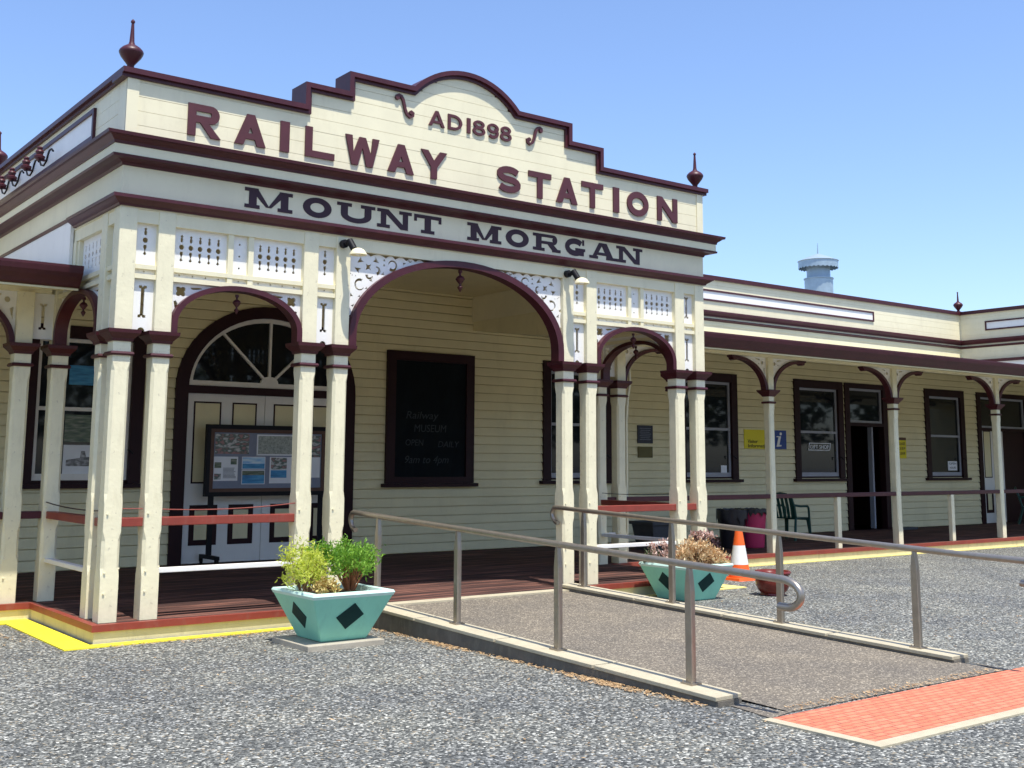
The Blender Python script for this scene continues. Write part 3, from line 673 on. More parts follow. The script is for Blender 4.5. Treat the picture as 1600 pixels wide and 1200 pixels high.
# finials
def finial(x,y,z0):
    f=MB().lathe([(.10,0),(.10,.018),(.085,.03),(.045,.042),(.032,.06),(.036,.08),(.060,.11),(.095,.155),(.112,.19),(.116,.205),(.108,.225),(.085,.25),(.055,.27),(.032,.285),(.024,.31),(.019,.40),(.013,.50),(.020,.505),(.020,.52),(.004,.54)],(x,y,z0),22)
    return f.build('finial','maroon',ST,'maroon turned finial',smooth=True)
finial(.05,.1,5.285); finial(PW-.02,.1,5.285); finial(.03,5.15,5.335); finial(22.5,5.25,5.335)
# ---- letters
TH=.020
class G:
    def __init__(s,T=F): s.m=MB(T); s.k=0
    def pc(s,loops,x,z_,th=TH):
        f=-(th)-.0004*s.k; s.k+=1
        s.m.plate([[(x+a,z_+b) for a,b in l] for l in loops],f,-.0005)
def gA(w,h,t):
    L_=lambda z_:(w/2-.5*t)*z_/h; zi=h*.2; zc=zi+t*.75; za=h*(w-2.3*t)/(w-1.0*t)
    o=[(0,0),(w/2-.5*t,h),(w/2+.5*t,h),(w,0),(w-1.15*t,0),(w-L_(zi)-1.15*t,zi),(L_(zi)+1.15*t,zi),(1.15*t,0)]
    ap=h*(w-2.3*t)/(w-t); hl=[(L_(zc)+1.15*t,zc),(w-L_(zc)-1.15*t,zc),(w/2,min(ap,h*.86))]
    return [[o,hl]]
def gR(w,h,t):
    zb=h*.43; b=(h-zb)/2; zc=(h+zb)/2; x1=w*.94
    o=[(0,0),(0,h)]+arc(x1-b,zc,b,b,90,-90,12)+[(w*.62+.0,zb-.0),(w,0),(w-1.25*t,0),(w*.62-1.05*t,zb),(t,zb),(t,0)]
    hl=[(t,zb+t*.85),(t,h-t*.85)]+arc(x1-b,zc,b-t,b-t*.85,90,-90,10)
    return [[o,hl]]
def gD(w,h,t):
    a=w*.6; return [[[(0,0),(0,h)]+arc(w-a,h/2,a,h/2,90,-90,16),[(t,t*.85),(t,h-t*.85)]+arc(w-a,h/2,a-t,h/2-t*.85,90,-90,14)]]
def gO(w,h,t,tv=None):
    tv=tv or t; return [[circ(w/2,h/2,w/2,30,h/2),circ(w/2,h/2,w/2-t,26,h/2-tv)]]
def gS(w,h,t):
    r1=h*.29-t*.0; a=w/2-t/2; b=h/4
    p=arc(w/2,h-t/2-(h-t)/4,a,(h-t)/4,25,270,12)+arc(w/2,t/2+(h-t)/4,a,(h-t)/4,90,-155,12)[1:]
    return [[strokep(p,t*.95)]]
def gT(w,h,t): return [[[(0,h),(w,h),(w,h-t*.85),(w/2+t/2,h-t*.85),(w/2+t/2,0),(w/2-t/2,0),(w/2-t/2,h-t*.85),(0,h-t*.85)]]]
def gL(w,h,t): return [[[(0,0),(0,h),(t,h),(t,t*.85),(w,t*.85),(w,0)]]]
def gI(w,h,t): return [[[(0,0),(0,h),(w,h),(w,0)]]]
def gN(w,h,t): return [[[(0,0),(0,h),(t*1.05,h),(w-t,t*1.5),(w-t,h),(w,h),(w,0),(w-t*1.05,0),(t,h-t*1.5),(t,0)]]]
def gW(w,h,t):
    q=w/4; s=t*.52
    return [[[(0,h),(q-s*.6,0),(q+s*1.2,0),(2*q,h*.62),(3*q-s*1.2,0),(3*q+s*.6,0),(w,h),(w-t,h),(3*q+.05*t,t*1.6),(2*q+s*.9,h*.98),(2*q-s*.9,h*.98),(q-.05*t,t*1.6),(t,h)]]]
def gY(w,h,t): return [[[(0,h),(w/2-t/2,h*.42),(w/2-t/2,0),(w/2+t/2,0),(w/2+t/2,h*.42),(w,h),(w-t*1.15,h),(w/2,h*.42+t*.9),(t*1.15,h)]]]
def g8(w,h,t): 
    return [[circ(w/2,h*.735,w*.44,20,h*.265),circ(w/2,h*.735,w*.44-t,16,h*.265-t*.8)],[circ(w/2,h*.285,w*.5,22,h*.285),circ(w/2,h*.285,w*.5-t,18,h*.285-t*.8)]]
def g9(w,h,t):
    return [[circ(w/2,h*.68,w*.5,22,h*.32),circ(w/2,h*.68,w*.5-t,18,h*.32-t*.8)],[strokep(arc(w/2,h*.36,w*.5-t/2,h*.36-t/2,70,-140,14),t)]]
# slab-serif set
def slab(ch,w,h,t):
    sv=t*.42; sw=t*.55; P_=[]
    def serif(x0,x1,top): P_.append([rect(x0,x1,h-sv if top else 0,h if top else sv)])
    if ch=='M':
        s0=sw; P_.append([rect(s0,s0+t,0,h)]); P_.append([rect(w-s0-t,w-s0,0,h)])
        P_.append([[(s0,h),(s0+t*1.1,h),(w/2+t*.1,h*.12),(w/2-t*.35,h*.12)]]); P_.append([[(w-s0,h),(w-s0-t*1.1,h),(w/2-t*.1,h*.12),(w/2+t*.35,h*.12)]])
        serif(0,s0+t*1.2,1); serif(w-s0-t*1.2,w,1); serif(0,s0+t+sw*.7,0); serif(w-s0-t-sw*.7,w,0)
    if ch=='O': P_.append([circ(w/2,h/2,w/2,30,h/2+.004),circ(w/2,h/2,w/2-t,26,h/2-t*.62)])
    if ch=='U':
        A=w/2-sw; P_.append([[(sw,h)]+arc(w/2,h*.42,A,h*.42,180,360,18)+[(w-sw,h),(w-sw-t,h)]+arc(w/2,h*.42,A-t,h*.42-t*.62,360,180,18)+[(sw+t,h)]])
        serif(0,2*sw+t,1); serif(w-2*sw-t,w,1)
    if ch=='N':
        s0=sw; tt=t*.8; P_.append([rect(s0,s0+tt,0,h)]); P_.append([rect(w-s0-tt,w-s0,0,h)]); P_.append([[(s0,h),(s0+t*1.1,h),(w-s0,0),(w-s0-t*1.1,0)]])
        serif(0,s0+t*1.1,1); serif(w-2*s0-tt,w,1); serif(0,2*s0+tt,0)
    if ch=='T':
        P_.append([rect(w/2-t/2,w/2+t/2,0,h)]); P_.append([rect(0,w,h-sv*1.1,h)]); P_.append([rect(0,t*.42,h*.62,h-sv*.5)]); P_.append([rect(w-t*.42,w,h*.62,h-sv*.5)]); serif(w/2-t/2-sw,w/2+t/2+sw,0)
    if ch=='R':
        zb=h*.42; b=(h-zb)/2; zc=(h+zb)/2; x1=w*.88
        P_.append([rect(sw,sw+t,0,h)]); P_.append([[(sw+t*.5,zb),(sw+t*.5,h)]+arc(x1-b,zc,b,b,90,-90,12),[(sw+t,zb+sv),(sw+t,h-sv)]+arc(x1-b,zc,b-t*.9,b-sv,90,-90,10)])
        P_.append([[(w*.50,zb+.01),(w*.50+t*1.1,zb+.01),(w-sw*.1,0),(w-sw*.3-t*1.15,0)]]); serif(0,2*sw+t,0); serif(0,sw+t,1); serif(w-sw-t,w,0)
    if ch=='G':
        P_.append([strokep(arc(w/2,h/2,w/2-t/2,h/2-t*.33,38,318,26),t*.82)]); P_.append([rect(w-t*1.2,w-t*.25,h*.02,h*.46)]); P_.append([rect(w*.52,w,h*.46-sv,h*.46)]); P_.append([rect(w-t*.55,w-t*.2,h*.66,h)])
    if ch=='A':
        P_.append([[(sw*.7,0),(w/2-t*.75,h),(w/2+t*.1,h),(sw*.7+t*.75,0)]]); P_.append([[(w-sw*.7,0),(w/2+t*.75,h),(w/2-t*.5,h),(w-sw*.7-t*1.25,0)]])
        P_.append([rect(w*.27,w*.73,h*.24,h*.24+sv)]); serif(0,sw*1.4+t*.9,0); serif(w-sw*1.4-t*1.2,w,0)
    return P_
def word(name,txt,ext,z_,h,tf,mat,label,th=TH):
    for ch,(a,b) in zip(txt,ext):
        g=G()
        for lp in tf(ch,b-a,h): g.pc(lp,a,z_,th)
        g.m.build('letter',mat,PAR if z_>4.6 else ST,'letter '+ch+' of '+label)
FN=dict(A=gA,R=gR,D=gD,O=gO,S=gS,T=gT,L=gL,I=gI,N=gN,W=gW,Y=gY)
t1=.082
sans=lambda ch,w,h:FN[ch](w,h,t1)
word('lettering','RAILWAY',[(.597,.94),(1.084,1.421),(1.579,1.682),(1.863,2.206),(2.335,2.75),(2.862,3.2),(3.29,3.64)],4.752,.322,sans,'letter','the raised maroon word RAILWAY')
word('lettering','STATION',[(4.345,4.70),(4.815,5.165),(5.245,5.585),(5.653,6.008),(6.18,6.28),(6.42,6.795),(6.955,7.323)],4.750,.322,sans,'letter','the raised maroon word STATION')
word('lettering','MOUNT',[(1.222,1.747),(1.865,2.198),(2.262,2.725),(2.751,3.189),(3.222,3.582)],4.118,.205,lambda c_,w,h:slab(c_,w,h,.084),'letterdark','the slab-serif word MOUNT',.005)
word('lettering','MORGAN',[(3.94,4.423),(4.489,4.831),(4.895,5.32),(5.386,5.715),(5.785,6.23),(6.236,6.685)],4.118,.205,lambda c_,w,h:slab(c_,w,h,.084),'letterdark','the slab-serif word MORGAN',.005)
def dig(ch,w,h):
    t=.036
    return {'A':gA,'D':gD,'1':gI,'8':g8,'9':g9}[ch](w,h,t if ch!='1' else w)
word('lettering','AD1898',[(3.386,3.602),(3.647,3.842),(3.912,3.960),(3.993,4.171),(4.203,4.367),(4.39,4.557)],5.368,.18,dig,'letter','the raised date AD 1898')
# S scrolls each side of the date
def scroll(sg,cx,cz):
    g=MB(); P1=arc(cx-sg*.075,cz+.10,.045,.04,-60,200,12)[::-1] if 0 else None
    pts=[]
    q=lambda x,y:(cx+sg*x,cz+y)
    pts=[q(-.115,.075),q(-.10,.055),q(-.07,.06),q(-.06,.09),q(-.075,.12),q(-.045,.10),q(-.02,.05),q(-.005,0),q(.015,-.05),q(.045,-.095),q(.085,-.10),q(.10,-.07),q(.085,-.045),q(.06,-.05)]
    top=[q(.105*math.cos(0),0)]
    a=[(cx+sg*x,cz+y) for x,y in [(-.12,.085),(-.115,.11),(-.09,.125),(-.06,.115),(-.035,.08),(-.02,.03),(-.005,-.03),(.02,-.08),(.06,-.105),(.095,-.085),(.10,-.05),(.075,-.035),(.06,-.055)]]
    g.prism(strokep(a,.036,.026),-.028,-.001); g.lathe([(.0,0),(.024,.0),(.024,.03),(0,.03)],(0,0,0),4) if 0 else None
    g.prism(circ(cx+sg*-.108,cz+.09,.026,12),-.030,-.0015).prism(circ(cx+sg*.07,cz-.05,.024,12),-.030,-.0015)
    g.build('scroll_ornament','letter',PAR)
scroll(1,3.075,5.51); scroll(-1,4.89,5.50)
# ---- ceilings and roofs
MB().box(.15,PW-.15,.16,WY-.02,4.372,4.40).build('porch_ceiling','wallcream',ST)
MB().box(.0,PW,.15,WY,4.61,4.64).build('light_block_roof','roof',ST)  # unseen flat sheet added above the ceiling to block light
# bulkheads between porch and verandah ceilings
for s in (0,1):
    x=(-.0 if s==0 else PW-.14)
    MB().add([(x+.02,2.1,3.42),(x+.02,5.19,3.80),(x+.02,5.19,4.37),(x+.02,2.1,4.37),(x+.10,2.1,3.42),(x+.10,5.19,3.80),(x+.10,5.19,4.37),(x+.10,2.1,4.37)],[(0,1,2,3),(4,7,6,5),(0,4,5,1),(1,5,6,2),(2,6,7,3),(3,7,4,0)]).build('bulkhead','wallcream',ST)
def verandah(x0,x1,fx0,fx1):
    # raking ceiling, roof, beam, soffit, gutter
    MB().add([(x0,1.04,3.27),(x1,1.04,3.27),(x1,WY,3.80),(x0,WY,3.80),(x0,1.04,3.29),(x1,1.04,3.29),(x1,WY,3.82),(x0,WY,3.82)],[(0,1,2,3),(4,7,6,5),(0,4,5,1),(1,5,6,2),(2,6,7,3),(3,7,4,0)]).build('verandah_ceiling','wallcream',ST)
    MB().add([(fx0,.93,3.475),(fx1,.93,3.475),(x1,WY,4.06),(x0,WY,4.06),(fx0,.93,3.495),(fx1,.93,3.495),(x1,WY,4.08),(x0,WY,4.08)],[(0,1,2,3),(4,7,6,5),(0,4,5,1),(1,5,6,2),(2,6,7,3),(3,7,4,0)]).build('verandah_roof','roof',ST)
    MB().box(x0,x1,1.98,2.09,3.345,3.47).build('verandah_beam','cream',ST)
    g=MB(); pr=[(1.64,3.41),(1.60,3.405),(1.575,3.42),(1.55,3.455),(1.51,3.50),(1.48,3.54),(1.47,3.59),(1.47,3.615),(1.50,3.615),(1.52,3.60),(1.64,3.60)]
    pr=[(y-.57,z_-.115) for y,z_ in pr]; kk=len(pr); vs=[(fx0,y,z_) for y,z_ in pr]+[(fx1,y,z_) for y,z_ in pr]
    g.add(vs,[tuple(range(kk)),tuple(range(kk,2*kk))[::-1]]+[(i,(i+1)%kk,kk+(i+1)%kk,kk+i) for i in range(kk)]); g.build('gutter','maroon',ST)
verandah(-9,-.04,-9,-.038); verandah(PW+.04,28,PW+.038,28)
# ---- verandah posts with curved brackets
def bracket(par,x,y,sg,w0=.065,lbl=None):
    # ring quarter from post side up to the beam
    q=lambda u,zz:(x+sg*(w0+u),zz)
    a,b=.74,.535
    o=[q(a-a*math.cos(t),2.80+b*math.sin(t)) for t in [PI/2*i/14 for i in range(15)]]
    i_=[q(a-(a-.055)*math.cos(t)+.0,2.80+(b-.05)*math.sin(t)) for t in [PI/2*i/14 for i in range(15)]]
    # lip/tail
    tail=[q(a+.05,3.335),q(a+.13,3.34),q(a+.125,3.315),q(a+.09,3.30),q(a+.085,3.275),q(a+.05,3.26),q(a+.02,3.27)]
    m=MB().prism(o+tail+i_[::-1],y-.055,y+.055); m.build('bracket','maroon',par)
    ou=[q(a-a*math.cos(t)-.0,2.81+b*math.sin(t)) for t in [PI/2*i/14 for i in range(13)]]
    lp=[q(-.003,2.85)]+[p for p in ou if 2.86<p[1]<3.34]+[q(a-.02,3.3445),q(-.003,3.3445)]
    H=[circ(*q(.09,3.255),.032,8),[q(.15,3.29),q(.26,3.31),q(.24,3.325),q(.15,3.315)],[q(.025,3.18),q(.03,3.04),q(.065,3.16)],circ(*q(.175,3.235),.014,6)]
    MB().plate([lp]+H,y-.014,y+.014).build('bracket_fret','white',par)
def vpost(x,y=2.04,h1=3.3445):
    a=.065; lv=[(FL,0),(.50,0),(.56,1),(2.44,1),(2.50,0),(h1,0)]; vs=[]
    for z_,c in lv:
        cc=.018 if c else .003
        vs+= [(x+p,y+q,z_) for p,q in ((-a+cc,-a),(a-cc,-a),(a,-a+cc),(a,a-cc),(a-cc,a),(-a+cc,a),(-a,a-cc),(-a,-a+cc))]
    fs=[tuple(range(8))[::-1],tuple(range(40,48))]+[(i*8+j,i*8+(j+1)%8,(i+1)*8+(j+1)%8,(i+1)*8+j) for i in range(5) for j in range(8)]
    o=MB().add(vs,fs).build('verandah_post','creampost',ST)
    MB().frus(x,y,.075,2.70,.085,2.72).frus(x,y,.085,2.721,.135,2.785).frus(x,y,.135,2.786,.14,2.81).build('capital','maroon',o)
    MB().frus(x,y,.08,2.585,.088,2.60).frus(x,y,.088,2.601,.08,2.62).build('collar','maroon',o)
    bracket(o,x,y,1); bracket(o,x,y,-1); return o
for x in (11.48,14.93,18.40,21.85,25.3,-4.2,-7.6): vpost(x)
# brackets springing from the paired inner posts
yy=1.95+PS/2
bracket(ST,PW-PS+.376+PS/2,yy,1,PS/2); bracket(ST,-.376+PS/2,yy,-1,PS/2)
for x0 in (-.376+PS,PW):
    c=x0+(.211)/2 if x0<0 else x0+.211/2
    T=lambda p:Vector((p[0],p[1]+1.95,p[2]))
    m=MB(T).plate([rect(x0-.004,x0+.215,2.86,3.344)]+dogbone(c,2.96,3.24),n0,n1)
    m.build('fret_panel','white',ST)
# ---- rails
def rail(name,x0,x1,y0,y1,z0,z1,mat,lab=None): return MB().box(x0,x1,y0,y1,z0,z1).build(name,mat,ST,lab,bevel=.006)
rm='red'
for a,b in ((PS,.371),(.371+PS,1.902),(5.743+PS,7.274),(7.274+PS,7.645)): rail('top_rail',a-.002,b+.002,.035,.13,1.0,1.08,rm)
for a,b in ((.371+PS,1.902),(5.743+PS,7.274)): rail('lower_rail',a-.002,b+.002,.045,.12,.57,.615,'white')
for x in (.035,PW-.13):
    rail('top_rail',x,x+.095,PS-.002,.373,1.0,1.075,rm); rail('top_rail',x,x+.095,.371+PS-.002,1.952,1.0,1.075,rm)
    rail('lower_rail',x+.01,x+.085,.371+PS-.002,1.952,.555,.60,'white')
# thin rope above the rails
def rope(p,q,sag):
    p=Vector(p);q=Vector(q); return [(p.lerp(q,i/10)+Vector((0,0,-sag*4*(i/10)*(1-i/10)))) for i in range(11)]
m=MB().tube(rope((.36,.03,1.16),(.12,.03,1.165),0),.006,6).tube(rope((.48,.03,1.155),(1.95,.03,1.19),.03),.006,6); m.build('rope','red',ST)
m=MB().tube(rope((.03,.25,1.14),(.03,1.98,1.17),.02),.006,6); m.build('rope','brown',ST)
rp=MB().tube(rope((PW-.1,.40,1.20),(PW-.1,1.98,1.17),.02),.005,6).build('rope','black',ST)
for a,b in ((PW+.376,11.415),(11.545,14.865),(14.995,18.335),(18.465,21.785),(21.915,25.235)):
    rail('top_rail',a-.002,b+.002,1.995,2.085,1.035,1.105,'maroon'); c=(a+b)/2
    rail('baluster_post',c-.05,c+.05,2.0,2.08,FL,1.034,'cream')
rail('top_rail',PW-PS+PS,PW+.212,1.99,2.08,1.035,1.105,'maroon')
rail('top_rail',-4.13,-.376,1.99,2.08,1.0,1.075,'maroon'); rail('top_rail',-.211,-.002,1.99,2.08,1.0,1.075,'maroon')
rail('baluster_post',-2.3,-2.2,2.0,2.08,FL,.999,'cream'); rail('lower_rail',PW+.002,PW+.20,2.0,2.07,.56,.60,'white')
# downpipe by the inner pair
MB().tube([(8.36,2.35,3.34),(8.37,2.33,3.25),(8.42,2.20,3.12),(8.45,2.16,3.0),(8.45,2.15,2.8),(8.39,2.14,2.55),(8.36,2.14,2.2),(8.36,2.14,.2)],.022,10).build('downpipe','cream',ST,smooth=True)
# ---- main parapet behind the verandahs
def mainpar(T,u0,u1,cut=(0,0)):
    q=MB(T); zz=3.9
    while zz<5.26:
        q.box(u0,u1,-random.uniform(0,.001),.1,zz,min(zz+.137,5.27)); zz+=.1405
    q.box(u0,u1,.006,.09,3.88,5.26); q.build('main_parapet','cream',ST)
mainpar(lambda p:Vector((p[0],WY+p[1]-.01,p[2])),PW+.0,22.45)
mainpar(lambda p:Vector((p[0],WY+p[1]-.01,p[2])),-9,-.0)
mainpar(lambda p:Vector((22.45+p[1],p[0],p[2])),.3,WY+.08)
mainpar(lambda p:Vector((p[0],.3+p[1],p[2])),22.56,27.9)
pth=[(PW+.04,WY-.01),(22.45,WY-.01),(22.45,.3),(28,.3)]
for z0_,z1_,p_,nm in ((4.515,4.625,.10,'upper_cornice'),(4.425,4.475,.05,'middle_cornice')): MB().sweep(prof(z0_,z1_,p_),pth).sweep(prof(z0_,z1_,p_),[(-9,WY-.01),(-.04,WY-.01)]).build(nm,'maroon',ST)
MB().sweep([(0,5.265),(.06,5.265),(.065,5.345),(-.16,5.345),(-.16,5.265)],pth).sweep([(0,5.265),(.06,5.265),(.065,5.345),(-.16,5.345),(-.16,5.265)],[(-9,WY-.01),(-.0,WY-.01)]).build('coping','maroon',ST)
panel(lambda p:Vector((p[0],WY-.011+p[1],p[2])),9.4,18.9,4.83,5.06,t=.035,n=-.025)
panel(lambda p:Vector((22.449+p[1],p[0],p[2])),1.0,4.52,4.83,5.06,t=.035,n=-.025)
MB().box(22.32,22.449,.3,WY-.15,4.05,4.12).build('lower_cornice','maroon',ST)
MB().box(22.36,22.449,.3,WY-.15,3.66,4.05).build('side_sheet','white',ST)
# small bracket light stub on the parapet
MB().box(9.95,10.35,WY+.02,WY+.08,5.2,5.24).build('parapet_flashing','cream',ST)
# main roof behind
MB().add([(-9,5.35,4.7),(28,5.35,4.7),(28,9.5,5.1),(-9,9.5,5.1),(28,14,4.7),(-9,14,4.7)],[(0,1,2,3),(3,2,4,5)]).build('main_roof','roof',ST)
MB().box(-9,28,13.9,14,0,4.7).box(-9.1,-9,5.2,14,0,4.7).box(28,28.1,.3,14,0,4.7).build('rear_wall','wallcream',ST)
# ---- roof ventilator
V=thing('roof_ventilator',(19.95,7.5,4.9),'round galvanised roof ventilator with scalloped cap behind the right parapet','ventilator')
MB().lathe([(.35,-.05),(.35,1.30),(.37,1.305),(.37,1.33),(.30,1.335),(.29,1.36),(.29,1.66)],(19.95,7.5,4.9),32).build('ventilator_pipe','galv',V,smooth=True)
vs=[];n=56;cx,cy,cz=19.95,7.5,4.9
for i in range(n):
    a=2*PI*i/n; s=.028*(1 if i%2 else 0)
    vs+=[(cx+.49*math.cos(a),cy+.49*math.sin(a),cz+1.60-s),(cx+.49*math.cos(a),cy+.49*math.sin(a),cz+1.75),(cx+.51*math.cos(a),cy+.51*math.sin(a),cz+1.77),(cx+.28*math.cos(a),cy+.28*math.sin(a),cz+1.87),(cx+.05*math.cos(a),cy+.05*math.sin(a),cz+1.96)]
fs=[tuple(i*5+4 for i in range(n))]
for i in range(n):
    j=(i+1)%n
    for k in range(4): fs.append((i*5+k,j*5+k,j*5+k+1,i*5+k+1))
MB().add(vs,fs).build('ventilator_cap','galv',V,smooth=True)
MB().tube([(cx,cy,cz+1.94),(cx,cy,cz+2.06),(cx,cy,cz+2.24)],.022,8,.006).build('spike','galv',V)
# ---- line insulators on the left side parapet
ly=[2.60,3.16,3.80,4.30]
LI=None
for i,y in enumerate(ly):
    lab=['maroon line insulator with black S-shaped wire, nearest the porch front corner','second maroon insulator with S wire, counted from the porch front corner','third maroon insulator with S wire, counted from the porch front corner','maroon insulator with black wire at the left edge of the photo'][i]
    if LI is None:
        LI=thing('line_insulator',(0,y,5.10),lab,'insulator','insulators on the side parapet')
        X=-.10
        MB().lathe([(.02,-.07),(.03,-.055),(.058,-.04),(.062,-.015),(.036,.0),(.04,.02),(.048,.035),(.036,.055),(.026,.06),(.036,.08),(.02,.095)],(X,y,4.985),14).build('insulator_body','maroon',LI,smooth=True)
        MB().box(X-.01,-.03,y-.015,y+.015,4.92,4.94).build('arm','maroon',LI)
        MB().tube([(X,y-.02,4.92),(X,y-.09,4.85),(X,y-.20,4.82),(X,y-.30,4.85),(X,y-.35,4.91),(X,y-.40,4.95),(X,y-.48,4.95),(X,y-.55,4.91)],.011,6).build('wire_tail','black',LI,smooth=True)
    else:
        place(LI,(0,y,5.10),None,label=lab)
# ---- wall lamps
def lamp(x,lab):
    L0=thing('wall_lamp',(x,0,3.84),lab,'lamp','bulkhead lamps under the sign')
    MB().tube([(x,-.01,3.87),(x,-.06,3.87)],.045,12).tube([(x,-.05,3.875),(x+.03,-.12,3.87)],.026,8).tube([(x+.02,-.11,3.90),(x+.045,-.17,3.80)],.036,12).build('lamp_arm','black',L0,smooth=True)
    c=Vector((x+.07,-.215,3.755))
    MB().lathe([(.03,.05),(.06,.035),(.088,.0),(.092,-.02),(.085,-.022),(.05,.02),(.0,.03)],c,18).build('lamp_shade','cream',L0,smooth=True)
    MB().lathe([(.0,-.03),(.03,-.015),(.035,.01),(.0,.03)],c,10).build('bulb','white',L0,smooth=True)
lamp(2.34,'black-armed lamp with cream shade left of the central arch'); lamp(5.41,'black-armed lamp with cream shade right of the central arch')
# ---- blackboard
B=thing('blackboard',(6.84,WY-.02,1.25),'tall dark-framed blackboard with faint chalk writing on the porch wall','blackboard')
MB().plate([rect(6.0,7.69,1.26,3.37),rect(6.16,7.53,1.36,3.22)],WY-.07,WY-.017).build('frame','brown',B)
MB().box(6.155,7.535,WY-.035,WY-.018,1.355,3.225).build('board','chalkboard',B)
MB().box(5.94,7.75,WY-.12,WY-.018,1.20,1.258).build('ledge','brown',B)
yb=WY-.037
for t_,u_,z_,sz,wd,sh in (('Railway',6.36,2.29,.17,.62,.2),('MUSEUM',6.52,2.08,.17,.62,.1),('OPEN',6.36,1.86,.14,.34,.1),('DAILY',6.98,1.84,.14,.42,.2),('9am to 4pm',6.34,1.58,.17,.84,.3)):
    MB().text(t_,u_,z_,sz,yb,.002,width=wd,shear=sh).build('chalk_word','chalk',B)
# ---- noticeboard on wheels
N0=thing('noticeboard',(3.9,4.95,FL),'wheeled dark-framed noticeboard with photos and maps before the arched door','noticeboard')
y=4.95
MB().plate([rect(2.955,4.875,1.105,2.11),rect(3.015,4.815,1.165,2.05)],y-.035,y+.035).build('frame','black',N0)
MB().plate([rect(3.016,4.814,1.166,2.049),rect(3.07,4.76,1.215,2.0)],y-.025,y+.02).build('inner_frame','woodframe',N0)
MB().box(3.065,4.765,y-.008,y+.015,1.21,2.005).build('felt_board','felt',N0)
def sheet(a,b,c,d_,mat,nm='poster',o=.0): return MB().box(a,b,y-.0115-o,y-.0085,c,d_).build(nm,mat,N0)
sheet(3.09,3.60,1.70,1.98,'crowd'); sheet(3.72,4.30,1.68,1.98,'paper'); sheet(3.74,4.28,1.70,1.96,'map',o=.001); sheet(4.40,4.74,1.66,1.98,'crowd')
sheet(3.08,3.44,1.32,1.66,'paper'); sheet(3.09,3.19,1.50,1.58,'hill',o=.001); sheet(3.33,3.42,1.55,1.63,'hill',o=.001); sheet(3.09,3.19,1.34,1.42,'crowd',o=.001)
sheet(3.50,3.86,1.48,1.66,'paper'); sheet(3.51,3.85,1.56,1.65,'skyp',o=.001); sheet(3.51,3.85,1.49,1.56,'sea',o=.0012); sheet(3.50,3.86,1.27,1.47,'paper'); sheet(3.51,3.85,1.40,1.46,'hill',o=.001); sheet(3.51,3.85,1.28,1.40,'sea',o=.0012)
sheet(3.93,4.33,1.28,1.66,'paper'); sheet(3.95,4.20,1.48,1.65,'crowd',o=.001); sheet(3.95,4.20,1.36,1.47,'sea',o=.001); sheet(4.36,4.74,1.36,1.66,'paper'); sheet(4.37,4.55,1.40,1.60,'sea',o=.001)
tx=MB()
for i in range(9): tx.box(3.22,3.22+random.uniform(.16,.2),y-.0135,y-.012,1.36+i*.017,1.366+i*.017)
tx.build('printed_text','ink',N0)
for x in (3.06,4.77):
    lg=MB().box(x-.035,x+.035,y-.02,y+.02,.30,1.104).build('leg','black',N0)
    MB().box(x-.03,x+.03,y-.32,y+.30,.25,.30).build('foot_bar','black',lg)
for x in (3.06,4.77):
    for yy_ in (y-.29,y+.27):
        MB().tube([(x-.02,yy_,FL+.04),(x+.02,yy_,FL+.04)],.038,14).box(x-.028,x+.028,yy_-.015,yy_+.015,FL+.035,.25).build('castor','black',N0,smooth=True)
# ---- plaques and signs
P1=thing('plaque',(11.64,WY-.02,2.13),'square dark slate plaque, upper of two on the right porch wall','plaque')
MB().box(11.45,11.84,WY-.035,WY-.017,1.965,2.30).build('plate','plaque',P1)
m=MB()
for i in range(7): m.box(11.5+.02*(i%2),11.79-.02*(i%3),WY-.037,WY-.0345,2.24-i*.035,2.247-i*.035)
m.build('engraving','felt',P1)
P2=thing('plaque',(11.64,WY-.02,1.8),'small brass plaque below the dark one on the right porch wall','plaque')
MB().box(11.46,11.83,WY-.035,WY-.017,1.70,1.905).build('plate','brass',P2)
V1=thing('visitor_sign',(15.04,WY-.02,2.09),'yellow and blue visitor information sign with white letter i','sign')
MB().box(14.40,15.25,WY-.03,WY-.017,1.90,2.285).build('yellow_panel','signyellow',V1)
MB().box(15.251,15.70,WY-.03,WY-.017,1.90,2.285).build('blue_panel','signblue',V1)
MB().text('Visitor',14.50,2.015,.10,WY-.032,.003,width=.30,off=.001).text('Information',14.50,1.925,.10,WY-.032,.003,width=.66,off=.001).build('wording','ink',V1)
MB().plate([circ(15.52,2.215,.035,14,.032)],WY-.034,WY-.0305).plate([[(15.38,2.145),(15.40,2.165),(15.53,2.165),(15.47,1.985),(15.54,1.985),(15.53,1.955),(15.38,1.945),(15.45,2.145)]],WY-.034,WY-.0305).build('letter_i','white',V1)
S2=thing('notice_sign',(19.75,WY-.02,1.97),'narrow faded yellow notice beside the open doorway','sign')
MB().box(19.57,19.93,WY-.03,WY-.017,1.735,2.21).build('plate','signyellow',S2)
MB().box(19.57,19.93,WY-.032,WY-.0301,2.15,2.21).build('header_strip','woodframe',S2); m=MB()
for i,w in enumerate(('PLEASE','KEEP','CLEAR')): m.text(w,19.60,2.04-i*.11,.09,WY-.032,.002,width=.28)
m.build('wording','woodframe',S2)
G1=thing('window_sticker',(16.84,WY,1.97),'white outlined GIFT SHOP sticker on the window by the open door','sticker')
MB().plate([[(16.46,1.885),(17.18,1.885),(17.23,2.045),(16.50,2.045)],[(16.48,1.90),(17.17,1.90),(17.205,2.03),(16.515,2.03)]],WY+.012,WY+.028).text('GIFT SHOP',16.52,1.925,.11,WY+.02,.004,width=.64,off=.001).build('sticker','paper',G1)
G2=thing('window_notice',(21.9,WY,1.56),'small white paper notice in the window right of the second verandah post','notice')
m=MB().box(21.68,22.06,WY+.02,WY+.028,1.46,1.68).build('paper_sheet','paper',G2)
